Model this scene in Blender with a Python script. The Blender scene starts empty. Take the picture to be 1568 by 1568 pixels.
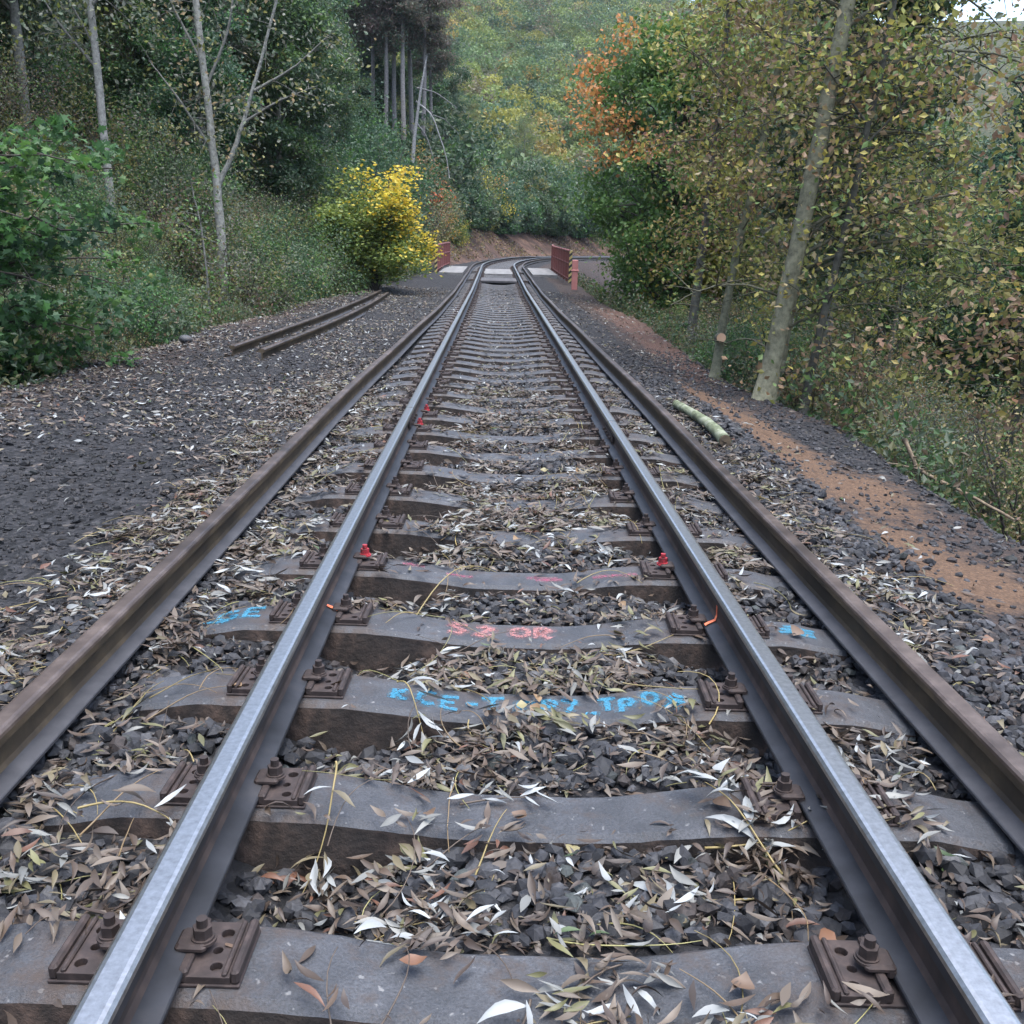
import bpy, bmesh, math, random
import numpy as np
from mathutils import Matrix, Vector, Euler
R = math.radians
rng = np.random.default_rng(7)
random.seed(7)
S = bpy.context.scene
COL = S.collection

# ------------------------------------------------------------------ helpers
def tag(o, label=None, cat=None, group=None, kind=None):
    if label: o['label'] = label
    if cat: o['category'] = cat
    if group: o['group'] = group
    if kind: o['kind'] = kind
    return o

def empty(name, loc=(0, 0, 0), rot=(0, 0, 0), scale=1.0):
    o = bpy.data.objects.new(name, None); COL.objects.link(o)
    o.location = loc; o.rotation_euler = rot
    o.scale = (scale,) * 3 if not hasattr(scale, '__len__') else scale
    o.empty_display_size = .1
    return o

def link(name, me, parent=None, loc=None, rot=None):
    o = bpy.data.objects.new(name, me); COL.objects.link(o)
    if parent: o.parent = parent
    if loc is not None: o.location = loc
    if rot is not None: o.rotation_euler = rot
    return o

class MB:
    """collects polygons as numpy chunks; one mesh out"""
    def __init__(s): s.v = []; s.f = []; s.n = 0
    def add(s, verts, faces, mi=0, col=None):
        verts = np.asarray(verts, float).reshape(-1, 3); faces = np.asarray(faces, int)
        if len(faces) == 0: return
        if col is None: c = np.ones((len(faces), 4)) * .5
        else:
            c = np.asarray(col, float)
            if c.ndim == 1: c = np.tile(c, (len(faces), 1))
            if c.shape[1] == 3: c = np.hstack([c, np.ones((len(c), 1))])
        m = np.full(len(faces), mi) if np.isscalar(mi) else np.asarray(mi)
        s.v.append(verts); s.f.append((faces + s.n, m, c)); s.n += len(verts)
    def mesh(s, name, mats, smooth=False):
        me = bpy.data.meshes.new(name)
        V = np.concatenate(s.v); 
        loops = np.concatenate([f.ravel() for f, m, c in s.f])
        tot = np.concatenate([np.full(len(f), f.shape[1]) for f, m, c in s.f])
        st = np.concatenate([[0], np.cumsum(tot)[:-1]])
        mi = np.concatenate([m for f, m, c in s.f]); cc = np.concatenate([c for f, m, c in s.f])
        me.vertices.add(len(V)); me.vertices.foreach_set('co', V.ravel().astype(np.float32))
        me.loops.add(len(loops)); me.loops.foreach_set('vertex_index', loops.astype(np.int32))
        me.polygons.add(len(tot)); me.polygons.foreach_set('loop_start', st.astype(np.int32))
        me.polygons.foreach_set('loop_total', tot.astype(np.int32))
        me.polygons.foreach_set('material_index', mi.astype(np.int32))
        me.polygons.foreach_set('use_smooth', np.full(len(tot), smooth))
        for m in (mats if isinstance(mats, (list, tuple)) else [mats]): me.materials.append(m)
        a = me.attributes.new('Col', 'FLOAT_COLOR', 'FACE')
        a.data.foreach_set('color', cc.astype(np.float32).ravel())
        me.update(calc_edges=True); me.validate()
        return me
    # shapes
    def box(s, c, d, rz=0, mi=0, bev=0.0, col=None):
        x, y, z = [q / 2 for q in d]; b = min(bev, x * .9, y * .9, z * .9)
        if b > 0:
            ring = [(-x, -y + b), (-x + b, -y), (x - b, -y), (x, -y + b), (x, y - b), (x - b, y), (-x + b, y), (-x, y - b)]
            def sc(r, k): return [(px * (1 - k / x), py * (1 - k / y)) for px, py in r]
            lv = [(-z, sc(ring, b)), (-z + b, ring), (z - b, ring), (z, sc(ring, b))]
            n = 8
        else:
            ring = [(-x, -y), (x, -y), (x, y), (-x, y)]; lv = [(-z, ring), (z, ring)]; n = 4
        V = np.array([(px, py, zz) for zz, r in lv for px, py in r])
        cs, sn = math.cos(rz), math.sin(rz)
        V = np.stack([V[:, 0] * cs - V[:, 1] * sn + c[0], V[:, 0] * sn + V[:, 1] * cs + c[1], V[:, 2] + c[2]], 1)
        F = [(k * n + i, k * n + (i + 1) % n, (k + 1) * n + (i + 1) % n, (k + 1) * n + i) for k in range(len(lv) - 1) for i in range(n)]
        base = s.n
        s.add(V, F, mi, col)
        for cap, rev in ((range(n), True), (range((len(lv) - 1) * n, len(lv) * n), False)):
            idx = list(cap)[::-1] if rev else list(cap)
            f, m, cc = np.array([idx]) + base, np.array([mi]), np.array([[.5, .5, .5, 1]])
            s.f.append((f, m, cc))
    def cyl(s, c, r, h, n=16, mi=0, r2=None):
        r2 = r if r2 is None else r2
        a = np.arange(n) * 2 * math.pi / n
        V = np.concatenate([np.stack([c[0] + r * np.cos(a), c[1] + r * np.sin(a), np.full(n, c[2])], 1),
                            np.stack([c[0] + r2 * np.cos(a), c[1] + r2 * np.sin(a), np.full(n, c[2] + h)], 1)])
        base = s.n
        s.add(V, [(i, (i + 1) % n, n + (i + 1) % n, n + i) for i in range(n)], mi)
        s.f.append((np.array([list(range(n))[::-1]]) + base, np.array([mi]), np.array([[.5, .5, .5, 1]])))
        s.f.append((np.array([list(range(n, 2 * n))]) + base, np.array([mi]), np.array([[.5, .5, .5, 1]])))
    def tube(s, P, rad, n=6, mi=0, col=None, cap=True, rough=0.0):
        P = np.asarray(P, float); k = len(P)
        rad = np.broadcast_to(np.asarray(rad, float), (k,))
        T = np.gradient(P, axis=0); T /= np.linalg.norm(T, axis=1, keepdims=True) + 1e-9
        ref = np.array([0, 0, 1.]) if abs(T[:, 2].mean()) < .85 else np.array([1., 0, 0])
        A = np.cross(T, ref); A /= np.linalg.norm(A, axis=1, keepdims=True) + 1e-9
        B = np.cross(T, A)
        a = np.arange(n) * 2 * math.pi / n
        rr = rad[:, None] * (1 + (rough * rng.normal(size=(k, n)) if rough else 0))
        V = P[:, None] + rr[..., None] * (np.cos(a)[None, :, None] * A[:, None] + np.sin(a)[None, :, None] * B[:, None])
        i = np.arange(k - 1)[:, None] * n; j = np.arange(n)[None]
        F = np.stack([i + j, i + (j + 1) % n, i + n + (j + 1) % n, i + n + j], -1).reshape(-1, 4)
        base = s.n
        s.add(V.reshape(-1, 3), F, mi, col)
        if cap:
            cc = np.array([[.5, .5, .5, 1]]) if col is None else np.append(np.asarray(col, float)[:3], 1)[None]
            s.f.append((np.array([list(range(n))]) + base, np.array([mi]), cc))
            s.f.append((np.array([list(range((k - 1) * n, k * n))[::-1]]) + base, np.array([mi]), cc))

def unit(v): return v / (np.linalg.norm(v, axis=-1, keepdims=True) + 1e-9)

def noise2(x, y, sc, seed=0):
    """cheap smooth value noise, vectorised"""
    x = np.asarray(x, float) / sc + seed * 17.3; y = np.asarray(y, float) / sc - seed * 9.1
    xi, yi = np.floor(x), np.floor(y); fx, fy = x - xi, y - yi
    fx = fx * fx * (3 - 2 * fx); fy = fy * fy * (3 - 2 * fy)
    h = lambda a, b: np.modf(np.abs(np.sin(a * 127.1 + b * 311.7 + seed * 74.7) * 43758.5453))[0]
    return (h(xi, yi) * (1 - fx) + h(xi + 1, yi) * fx) * (1 - fy) + (h(xi, yi + 1) * (1 - fx) + h(xi + 1, yi + 1) * fx) * fy

def sstep(a, b, x):
    t = np.clip((np.asarray(x, float) - a) / (b - a), 0, 1); return t * t * (3 - 2 * t)

# ------------------------------------------------------------------ materials
def nodes(name):
    m = bpy.data.materials.new(name); m.use_nodes = True
    nt = m.node_tree; b = nt.nodes['Principled BSDF']
    return m, nt, b
def N(nt, t, **kw):
    n = nt.nodes.new(t)
    for k, v in kw.items():
        if k in n.inputs: n.inputs[k].default_value = v
        else: setattr(n, k, v)
    return n
def noise(nt, scale, detail=4, rough=.6, coord='Object'):
    tc = N(nt, 'ShaderNodeTexCoord'); n = N(nt, 'ShaderNodeTexNoise'); n.inputs['Scale'].default_value = scale
    n.inputs['Detail'].default_value = detail; n.inputs['Roughness'].default_value = rough
    nt.links.new(tc.outputs[coord], n.inputs['Vector']); return n
def ramp(nt, src, stops):
    r = N(nt, 'ShaderNodeValToRGB'); e = r.color_ramp.elements
    while len(e) > len(stops): e.remove(e[-1])
    while len(e) < len(stops): e.new(.5)
    for el, (p, c) in zip(e, stops):
        el.position = p; el.color = (*c, 1) if len(c) == 3 else c
    nt.links.new(src, r.inputs['Fac']); return r
def mix(nt, fac, a, b, mode='MIX'):
    m = N(nt, 'ShaderNodeMix', data_type='RGBA', blend_type=mode)
    for sock, v in ((m.inputs[0], fac), (m.inputs[6], a), (m.inputs[7], b)):
        if isinstance(v, (int, float)): sock.default_value = v
        elif isinstance(v, (tuple, list)): sock.default_value = (*v, 1) if len(v) == 3 else v
        else: nt.links.new(v, sock)
    return m.outputs[2]
def bump(nt, b, src, strength=.4, dist=.01):
    bp = N(nt, 'ShaderNodeBump'); bp.inputs['Strength'].default_value = strength; bp.inputs['Distance'].default_value = dist
    nt.links.new(src, bp.inputs['Height']); nt.links.new(bp.outputs[0], b.inputs['Normal'])

def simple(name, stops, scale=20, rough=.8, metal=0, bstr=.3, bdist=.005, spec=.5, scale2=None):
    m, nt, b = nodes(name)
    n = noise(nt, scale, 8, .65)
    r = ramp(nt, n.outputs['Fac'], stops)
    c = r.outputs[0]
    if scale2:
        n2 = noise(nt, scale2, 3); r2 = ramp(nt, n2.outputs['Fac'], [(.35, (.6, .6, .6)), (.65, (1.25, 1.25, 1.25))])
        c = mix(nt, 1.0, c, r2.outputs[0], 'MULTIPLY')
    nt.links.new(c, b.inputs['Base Color'])
    b.inputs['Roughness'].default_value = rough; b.inputs['Metallic'].default_value = metal
    b.inputs['Specular IOR Level'].default_value = spec
    if bstr: bump(nt, b, n.outputs['Fac'], bstr, bdist)
    return m

def leafmat(name, transl=.3, rough=.5, vary=.12, spec=.35, hv=.03):
    m, nt, b = nodes(name)
    at = N(nt, 'ShaderNodeAttribute', attribute_name='Col')
    oi = N(nt, 'ShaderNodeObjectInfo')
    hs = N(nt, 'ShaderNodeHueSaturation')
    mr = N(nt, 'ShaderNodeMapRange'); mr.inputs['To Min'].default_value = .5 - hv; mr.inputs['To Max'].default_value = .5 + hv
    mv = N(nt, 'ShaderNodeMapRange'); mv.inputs['To Min'].default_value = 1 - vary; mv.inputs['To Max'].default_value = 1 + vary
    mm = N(nt, 'ShaderNodeMath', operation='MULTIPLY'); mm.inputs[1].default_value = 7.31
    fr = N(nt, 'ShaderNodeMath', operation='FRACT')
    nt.links.new(oi.outputs['Random'], mr.inputs['Value']); nt.links.new(oi.outputs['Random'], mm.inputs[0])
    nt.links.new(mm.outputs[0], fr.inputs[0]); nt.links.new(fr.outputs[0], mv.inputs['Value'])
    nt.links.new(mr.outputs[0], hs.inputs['Hue']); nt.links.new(mv.outputs[0], hs.inputs['Value'])
    nt.links.new(at.outputs['Color'], hs.inputs['Color'])
    nt.links.new(hs.outputs[0], b.inputs['Base Color'])
    b.inputs['Roughness'].default_value = rough; b.inputs['Specular IOR Level'].default_value = spec
    tr = N(nt, 'ShaderNodeBsdfTranslucent'); nt.links.new(hs.outputs[0], tr.inputs['Color'])
    ms = N(nt, 'ShaderNodeMixShader'); ms.inputs[0].default_value = transl
    nt.links.new(b.outputs[0], ms.inputs[1]); nt.links.new(tr.outputs[0], ms.inputs[2])
    nt.links.new(ms.outputs[0], nt.nodes['Material Output'].inputs['Surface'])
    return m

def colmat(name, rough=.75, spec=.3, nsc=60, bstr=.3, bd=.004):
    m, nt, b = nodes(name)
    at = N(nt, 'ShaderNodeAttribute', attribute_name='Col')
    n = noise(nt, nsc, 6, .7); r = ramp(nt, n.outputs['Fac'], [(.3, (.42, .42, .42)), (.5, (.95, .95, .95)), (.7, (1.4, 1.4, 1.4))])
    nt.links.new(mix(nt, 1.0, at.outputs['Color'], r.outputs[0], 'MULTIPLY'), b.inputs['Base Color'])
    b.inputs['Roughness'].default_value = rough; b.inputs['Specular IOR Level'].default_value = spec
    bump(nt, b, n.outputs['Fac'], bstr, bd)
    return m

M = {}
M['leaf'] = leafmat('tree_leaf', .4)
M['litter'] = leafmat('fallen_leaf', .08, .5, 0, .45, 0)
M['bark'] = colmat('bark', .85, .2, 14, .6, .02)
M['stone'] = colmat('ballast_stone', .7, .4, 90, .5, .004)
# concrete with pits, pale specks, grime
def concrete():
    m, nt, b = nodes('sleeper_concrete')
    oi = N(nt, 'ShaderNodeObjectInfo')
    n1 = noise(nt, 6, 6, .65); n2 = noise(nt, 160, 4, .7); n3 = noise(nt, 45, 2, .5)
    r1 = ramp(nt, n1.outputs['Fac'], [(.3, (.024, .026, .030)), (.55, (.042, .044, .050)), (.75, (.066, .069, .076))])
    r2 = ramp(nt, n2.outputs['Fac'], [(.3, (.5, .5, .5)), (.5, (1, 1, 1)), (.7, (1.5, 1.5, 1.5))])
    c = mix(nt, 1.0, r1.outputs[0], r2.outputs[0], 'MULTIPLY')
    r3 = ramp(nt, n3.outputs['Fac'], [(.68, (0, 0, 0)), (.74, (1, 1, 1))])
    c = mix(nt, r3.outputs[0], c, (.14, .14, .14))
    n4 = noise(nt, 9, 5, .7); r4 = ramp(nt, n4.outputs['Fac'], [(.52, (0, 0, 0)), (.68, (.85, .85, .85))])
    c = mix(nt, r4.outputs[0], c, (.045, .034, .029))
    tc = N(nt, 'ShaderNodeTexCoord'); sx = N(nt, 'ShaderNodeSeparateXYZ'); nt.links.new(tc.outputs['Object'], sx.inputs[0])
    ab = N(nt, 'ShaderNodeMath', operation='ABSOLUTE'); nt.links.new(sx.outputs[0], ab.inputs[0])
    sb = N(nt, 'ShaderNodeMath', operation='SUBTRACT'); sb.inputs[1].default_value = .76; nt.links.new(ab.outputs[0], sb.inputs[0])
    a2 = N(nt, 'ShaderNodeMath', operation='ABSOLUTE'); nt.links.new(sb.outputs[0], a2.inputs[0])
    r5 = ramp(nt, a2.outputs[0], [(.14, (1, 1, 1)), (.33, (0, 0, 0))])
    mu = N(nt, 'ShaderNodeMath', operation='MULTIPLY'); nt.links.new(r5.outputs[0], mu.inputs[0]); n5 = noise(nt, 14, 5, .7); r6 = ramp(nt, n5.outputs['Fac'], [(.42, (0, 0, 0)), (.62, (.85, .85, .85))]); nt.links.new(r6.outputs[0], mu.inputs[1])
    c = mix(nt, mu.outputs[0], c, (.04, .025, .017))
    nt.links.new(c, b.inputs['Base Color'])
    mv = N(nt, 'ShaderNodeMapRange'); mv.inputs['To Min'].default_value = .5; mv.inputs['To Max'].default_value = .75
    nt.links.new(n1.outputs['Fac'], mv.inputs['Value']); nt.links.new(mv.outputs[0], b.inputs['Roughness'])
    bump(nt, b, n2.outputs['Fac'], .6, .006)
    return m
M['concrete'] = concrete()
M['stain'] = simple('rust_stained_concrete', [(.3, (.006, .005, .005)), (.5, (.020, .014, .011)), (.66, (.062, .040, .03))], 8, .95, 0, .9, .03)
M['polish'] = simple('polished_steel', [(.3, (.33, .318, .30)), (.7, (.52, .505, .485))], 60, .35, 1, .12, .001)
M['railside'] = simple('dark_rail_steel', [(.3, (.012, .012, .014)), (.55, (.026, .027, .032)), (.75, (.045, .042, .043))], 9, .55, .25, .2, .002, scale2=3)
M['railweb'] = simple('rusty_rail_web', [(.3, (.03, .022, .02)), (.7, (.075, .05, .04))], 12, .75, .1, .3, .003, scale2=3)
M['oldrail'] = simple('brown_old_rail', [(.25, (.026, .019, .013)), (.5, (.056, .040, .024)), (.75, (.11, .078, .044))], 7, .62, .15, .3, .003, scale2=1.3)
M['oldrailtop'] = simple('worn_rail_top', [(.25, (.042, .030, .025)), (.5, (.085, .064, .054)), (.75, (.17, .132, .112))], 8, .42, .45, .15, .002, scale2=1.2)
M['oldrailfoot'] = simple('grey_rail_foot', [(.3, (.028, .028, .032)), (.7, (.06, .059, .064))], 10, .6, .2, .2, .002)
M['plate'] = simple('rusty_fastening', [(.25, (.014, .010, .009)), (.5, (.032, .022, .02)), (.75, (.066, .046, .04))], 30, .72, .2, .4, .003)
M['redpaint'] = simple('red_paint', [(.35, (.05, .02, .02)), (.5, (.28, .02, .028)), (.7, (.42, .04, .05))], 40, .5)
M['orange'] = simple('orange_spray_paint', [(.3, (.65, .13, .05)), (.7, (.85, .25, .12))], 50, .6, 0, 0)

def spray(name, col, thr=.42, amax=.7):
    m, nt, b = nodes(name)
    n = noise(nt, 130, 6, .75); r = ramp(nt, n.outputs['Fac'], [(thr - .06, (0, 0, 0)), (thr + .12, (1, 1, 1))])
    b.inputs['Base Color'].default_value = (*col, 1); b.inputs['Roughness'].default_value = .8; r.color_ramp.elements[1].color = (amax, amax, amax, 1)
    nt.links.new(r.outputs[0], b.inputs['Alpha']); return m
M['bluespray'] = spray('blue_spray_paint', (.035, .20, .31), .40)
M['haloblue'] = spray('blue_overspray', (.035, .2, .3), .5, .3)
M['halopink'] = spray('pink_overspray', (.34, .15, .15), .5, .3)
M['pinkspray'] = spray('pink_spray_paint', (.42, .18, .17), .46)
M['magspray'] = spray('magenta_spray_paint', (.4, .06, .15), .52)
M['maroon'] = simple('maroon_paint', [(.3, (.13, .038, .034)), (.7, (.21, .068, .06))], 6, .55, 0, .1)
M['pink'] = simple('faded_pink_paint', [(.3, (.40, .15, .14)), (.7, (.5, .21, .19))], 6, .6, 0, .1)
M['slab'] = simple('pale_concrete', [(.3, (.06, .058, .058)), (.5, (.15, .148, .146)), (.7, (.24, .235, .23))], 3, .85, 0, .3)
M['timber'] = simple('dark_timber', [(.3, (.03, .03, .034)), (.7, (.085, .082, .088))], 5, .75, 0, .4)
def hazard():
    m, nt, b = nodes('hazard_stripes')
    tc = N(nt, 'ShaderNodeTexCoord'); mp = N(nt, 'ShaderNodeMapping'); mp.inputs['Rotation'].default_value = (0, R(40), 0)
    w = N(nt, 'ShaderNodeTexWave', wave_type='BANDS', bands_direction='Z'); w.inputs['Scale'].default_value = 2.0; w.inputs['Distortion'].default_value = 0
    nt.links.new(tc.outputs['Object'], mp.inputs[0]); nt.links.new(mp.outputs[0], w.inputs[0])
    r = ramp(nt, w.outputs['Fac'], [(.49, (.02, .02, .02)), (.51, (.42, .33, .13))])
    nt.links.new(r.outputs[0], b.inputs['Base Color']); b.inputs['Roughness'].default_value = .5
    return m
M['hazard'] = hazard()

# ------------------------------------------------------------------ track & terrain
CAM = np.array([-.12, 0, 1.225])
Y0, RC = 47., 80.           # where the curve begins, its radius
def grade(u): return .012 * np.maximum(0, np.asarray(u, float) - 28) * (1 - sstep(58, 75, u)) + sstep(58, 75, u) * .42
def track(u, off=0.0):
    """point on the track centre line at chainage u, offset to the right"""
    u = np.asarray(u, float); a = np.maximum(0, u - Y0) / RC
    x = RC - (RC - off) * np.cos(a); y = np.minimum(u, Y0) + (RC - off) * np.sin(a)
    return np.stack([x, y, grade(u)], -1), a
def lat(x, y):
    x = np.asarray(x, float); y = np.asarray(y, float)
    d = RC - np.hypot(x - RC, np.maximum(y - Y0, 0))
    return np.where(y < Y0, x, d)
def chain(x, y):
    return np.where(y < Y0, y, Y0 + RC * np.arctan2(np.maximum(y - Y0, 0), np.maximum(RC - x, 1)))
SLEEP = [1.02, 1.65, 2.27, 2.89, 3.50, 4.14, 4.80]
while SLEEP[-1] < 42: SLEEP.append(SLEEP[-1] + .655)
SLEEP = [s for s in SLEEP if not 34.6 < s < 36.9]
u = 45.0
while u < 92: SLEEP.append(u); u += .66
SLEEP = np.array(SLEEP)
SKEW = R(-1.6)
HILL = 66.
def ground(x, y):
    x = np.asarray(x, float); y = np.asarray(y, float)
    L = lat(x, y); g = grade(chain(x, y))
    z = np.full(np.broadcast(x, y).shape, -.235) - .012 * (1 - sstep(.0, .5, np.abs(L)))
    z = z + (noise2(x, y, .5, 1) - .5) * .05 + (noise2(x, y, 2.1, 2) - .5) * .07 * sstep(1.5, 2.2, np.abs(L))
    # cribs: dug out at the left rail, fuller on the right
    z = z - .10 * np.exp(-((L + .52) / .24) ** 2) * (1 - .6 * sstep(4, 9, y)) - .06 * np.exp(-((L - .72) / .2) ** 2)
    
    # left side
    edge = 4.35 - 1.0 * sstep(24, 38, y) + (noise2(x, y, 3, 5) - .5) * .5
    q = -L - edge
    lip = .10 * np.exp(-((q + .5) / .5) ** 2)
    dip = -.35 * sstep(0, 1.2, q)
    rise = np.where(q > 1.2, np.minimum(q - 1.2, 14) * .82 + np.maximum(q - 15.2, 0) * .30, 0)
    bank = sstep(50, 58, y)             # cutting past the bridge
    qb = -L - 2.6
    risb = np.minimum(np.maximum(qb, 0), 2.3) * .8 + np.maximum(qb - 2.3, 0) * .36
    zl = lip * (q > -2) + (dip + rise) * (1 - bank) + risb * bank
    zl = np.minimum(zl, 55 + 10 * (zl > 0))
    # right side falls away
    er = 2.95 + (noise2(x, y, 2.5, 6) - .5) * .35
    qr = L - er
    zr = -.1 * sstep(-1.2, 0, qr) - np.clip(qr, 0, 9) * .62 + np.maximum(qr - 26, 0) * .42
    z = z + np.where(L < 0, zl, zr) + g
    z = z + (noise2(x, y, 7, 8) - .5) * .8 * sstep(1.5, 6, np.maximum(q, qr))
    far = HILL * sstep(115, 330, y + .25 * x) - 4
    z = np.maximum(z, np.where(y > 100, far, -99))
    z = np.minimum(z, HILL + 8)
    return z

def grid_lines(a, dense, b, step, growth):
    lo, hi = dense; L = list(np.arange(lo, hi, step)); s = step
    while L[-1] < b: s *= growth; L.append(L[-1] + s)
    s = step; H = [lo]
    while H[-1] > a: s *= growth; H.append(H[-1] - s)
    return np.array(H[:0:-1] + L)
gx = grid_lines(-330, (-6.2, 5), 330, .085, 1.07)
gy = grid_lines(-12, (.6, 13), 430, .085, 1.035)
GX, GY = np.meshgrid(gx, gy)
GZ = ground(GX, GY)
mb = MB()
nx, ny = len(gx), len(gy)
i, j = np.meshgrid(np.arange(nx - 1), np.arange(ny - 1)); base = j * nx + i
mb.add(np.stack([GX, GY, GZ], -1).reshape(-1, 3), np.stack([base, base + 1, base + nx + 1, base + nx], -1).reshape(-1, 4))

def groundmat():
    m, nt, b = nodes('ground_mix')
    at = {k: N(nt, 'ShaderNodeAttribute', attribute_name=k) for k in ('sand', 'soil', 'leafy', 'wood', 'bank')}
    nf = noise(nt, 55, 5, .7); nm = noise(nt, 7, 6, .7); nv = noise(nt, 1.2, 4, .6)
    tc = N(nt, 'ShaderNodeTexCoord')
    vo = N(nt, 'ShaderNodeTexVoronoi'); vo.inputs['Scale'].default_value = 34; nt.links.new(tc.outputs['Object'], vo.inputs['Vector'])
    grav = ramp(nt, vo.outputs['Color'], [(.1, (.008, .0085, .0095)), (.5, (.020, .0205, .023)), (.85, (.038, .038, .041)), (.97, (.095, .085, .075))])
    gm = ramp(nt, nm.outputs['Fac'], [(.3, (.6, .6, .62)), (.7, (1.25, 1.2, 1.15))])
    c = mix(nt, 1.0, grav.outputs[0], gm.outputs[0], 'MULTIPLY')
    soil = ramp(nt, nf.outputs['Fac'], [(.3, (.018, .014, .013)), (.55, (.046, .033, .028)), (.75, (.10, .07, .055))])
    def masked(name, lo, hi, col, c):
        a = N(nt, 'ShaderNodeMath', operation='MULTIPLY_ADD'); a.inputs[1].default_value = 1
        sub = N(nt, 'ShaderNodeMath', operation='MULTIPLY_ADD'); sub.inputs[1].default_value = 1.3; sub.inputs[2].default_value = -.65
        nt.links.new(nm.outputs['Fac'], sub.inputs[0]); nt.links.new(at[name].outputs['Fac'], a.inputs[0]); nt.links.new(sub.outputs[0], a.inputs[2])
        r = ramp(nt, a.outputs[0], [(lo, (0, 0, 0)), (hi, (1, 1, 1))])
        return mix(nt, r.outputs[0], c, col)
    c = masked('soil', .4, .6, soil.outputs[0], c)
    lf = ramp(nt, nf.outputs['Fac'], [(.3, (.035, .02, .016)), (.55, (.085, .048, .036)), (.75, (.16, .10, .075))])
    c = masked('leafy', .4, .65, lf.outputs[0], c)
    sd = ramp(nt, nf.outputs['Fac'], [(.3, (.05, .031, .021)), (.55, (.105, .063, .039)), (.75, (.19, .122, .075))])
    c = masked('sand', .40, .78, sd.outputs[0], c)
    wd = ramp(nt, nv.outputs['Fac'], [(.3, (.025, .03, .015)), (.5, (.04, .045, .02)), (.7, (.06, .045, .025))])
    nb = noise(nt, .9, 9, .75); bk = ramp(nt, nb.outputs['Fac'], [(.3, (.02, .015, .012)), (.48, (.06, .036, .027)), (.6, (.11, .065, .046)), (.72, (.22, .165, .12))])
    c = masked('bank', .3, .5, bk.outputs[0], c)
    c = masked('wood', .4, .6, wd.outputs[0], c)
    nt.links.new(c, b.inputs['Base Color']); b.inputs['Roughness'].default_value = .9; b.inputs['Specular IOR Level'].default_value = .25
    ad = N(nt, 'ShaderNodeMath', operation='ADD'); nt.links.new(vo.outputs['Distance'], ad.inputs[0]); nt.links.new(nf.outputs['Fac'], ad.inputs[1])
    bump(nt, b, ad.outputs[0], .7, .02)
    return m
gme = mb.mesh('ground', groundmat(), True)
def vattr(me, name, vals):
    a = me.attributes.new(name, 'FLOAT', 'POINT'); a.data.foreach_set('value', vals.ravel().astype(np.float32))
GL = lat(GX, GY); GC = chain(GX, GY)
def sandmask(x, y):
    m = 0
    for px, py, rx, ry in ((2.08, 9.6, .09, 1.3), (2.16, 8.2, .13, .8), (2.22, 7.2, .16, .6), (2.28, 6.3, .26, .45), (2.12, 4.9, .18, .42), (2.22, 4.45, .26, .3), (2.24, 7.7, .1, .5)):
        m = np.maximum(m, 1.08 - .34 * np.hypot((x - px) / rx, (y - py) / ry))
    return np.clip(m, 0, 1)
vattr(gme, 'sand', sandmask(GX, GY))
vattr(gme, 'soil', np.clip(.6 * sstep(1.6, 2.1, GL) + .55 * sstep(3.2, 4, -GL) - .3 * (GY < 12) * sstep(2.0, 2.6, GL) * (noise2(GX, GY, 1.1, 9) > .5), 0, 1))
vattr(gme, 'bank', 1.0 * (GC > 51) * (GL < -2.4) * (GL > -8))
vattr(gme, 'leafy', np.clip(.75 * sstep(10, 13, GY) * sstep(1.9, 2.5, GL) * (1 - sstep(24, 30, GY)) + .55 * sstep(3.6, 4.2, -GL) * (noise2(GX, GY, 1.6, 3)), 0, 1))
vattr(gme, 'wood', np.clip(sstep(.1, 1.0, np.where(GL > 0, GL - 3.1, -GL - 4.7)) * (1 - sstep(50, 56, GC) * (1 - sstep(5.5, 7, -GL))), 0, 1))
tag(link('ground', gme), 'dark gravel railway formation with sandy patches and wooded slopes', kind='structure')

# ------------------------------------------------------------------ rails
def profile(s=1.0):
    # half profile of a flat-bottomed rail, top at z=0
    h = [(.0, 0), (.018, 0), (.026, -.002), (.0325, -.008), (.0345, -.016), (.0345, -.036), (.030, -.041), (.012, -.049), (.007, -.06), (.007, -.112), (.014, -.126), (.060, -.138), (.0625, -.141), (.0625, -.149), (0, -.149)]
    right = h[1:-1]; left = [(-x, z) for x, z in right[::-1]]
    return right + left
PR = profile()
NP_ = len(PR)
def rail_mesh(name, path, head, mats, mi_of):
    """sweep the rail profile along path points (k,3) with headings"""
    P = np.asarray(path); k = len(P); a = np.asarray(head)
    pr = np.array(PR)
    V = np.zeros((k, NP_, 3))
    V[..., 0] = P[:, None, 0] + pr[None, :, 0] * np.cos(a)[:, None]
    V[..., 1] = P[:, None, 1] - pr[None, :, 0] * np.sin(a)[:, None]
    V[..., 2] = P[:, None, 2] + pr[None, :, 1]
    m = MB(); ii = np.arange(k - 1)[:, None] * NP_; jj = np.arange(NP_)[None]
    F = np.stack([ii + jj, ii + NP_ + jj, ii + NP_ + (jj + 1) % NP_, ii + (jj + 1) % NP_], -1).reshape(-1, 4)
    mi = np.tile(np.array([mi_of(q) for q in range(NP_)]), k - 1)
    m.add(V.reshape(-1, 3), F, mi)
    for s0, rev in ((0, False), ((k - 1) * NP_, True)):
        idx = [s0 + q for q in range(NP_)]
        m.f.append((np.array([idx[::-1] if rev else idx]), np.array([1]), np.array([[.5, .5, .5, 1]])))
    return m.mesh(name, mats)
half = NP_ // 2
def mi_run(q):
    zc = (PR[q][1] + PR[(q + 1) % NP_][1]) / 2; xm = max(abs(PR[q][0]), abs(PR[(q + 1) % NP_][0]))
    if zc > -.02: return 0
    if zc < -.125 : return 1
    return 2 if zc < -.03 else 1
def shade_rail(o):
    for p in o.data.polygons: p.use_smooth = False
GA = .7535
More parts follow.
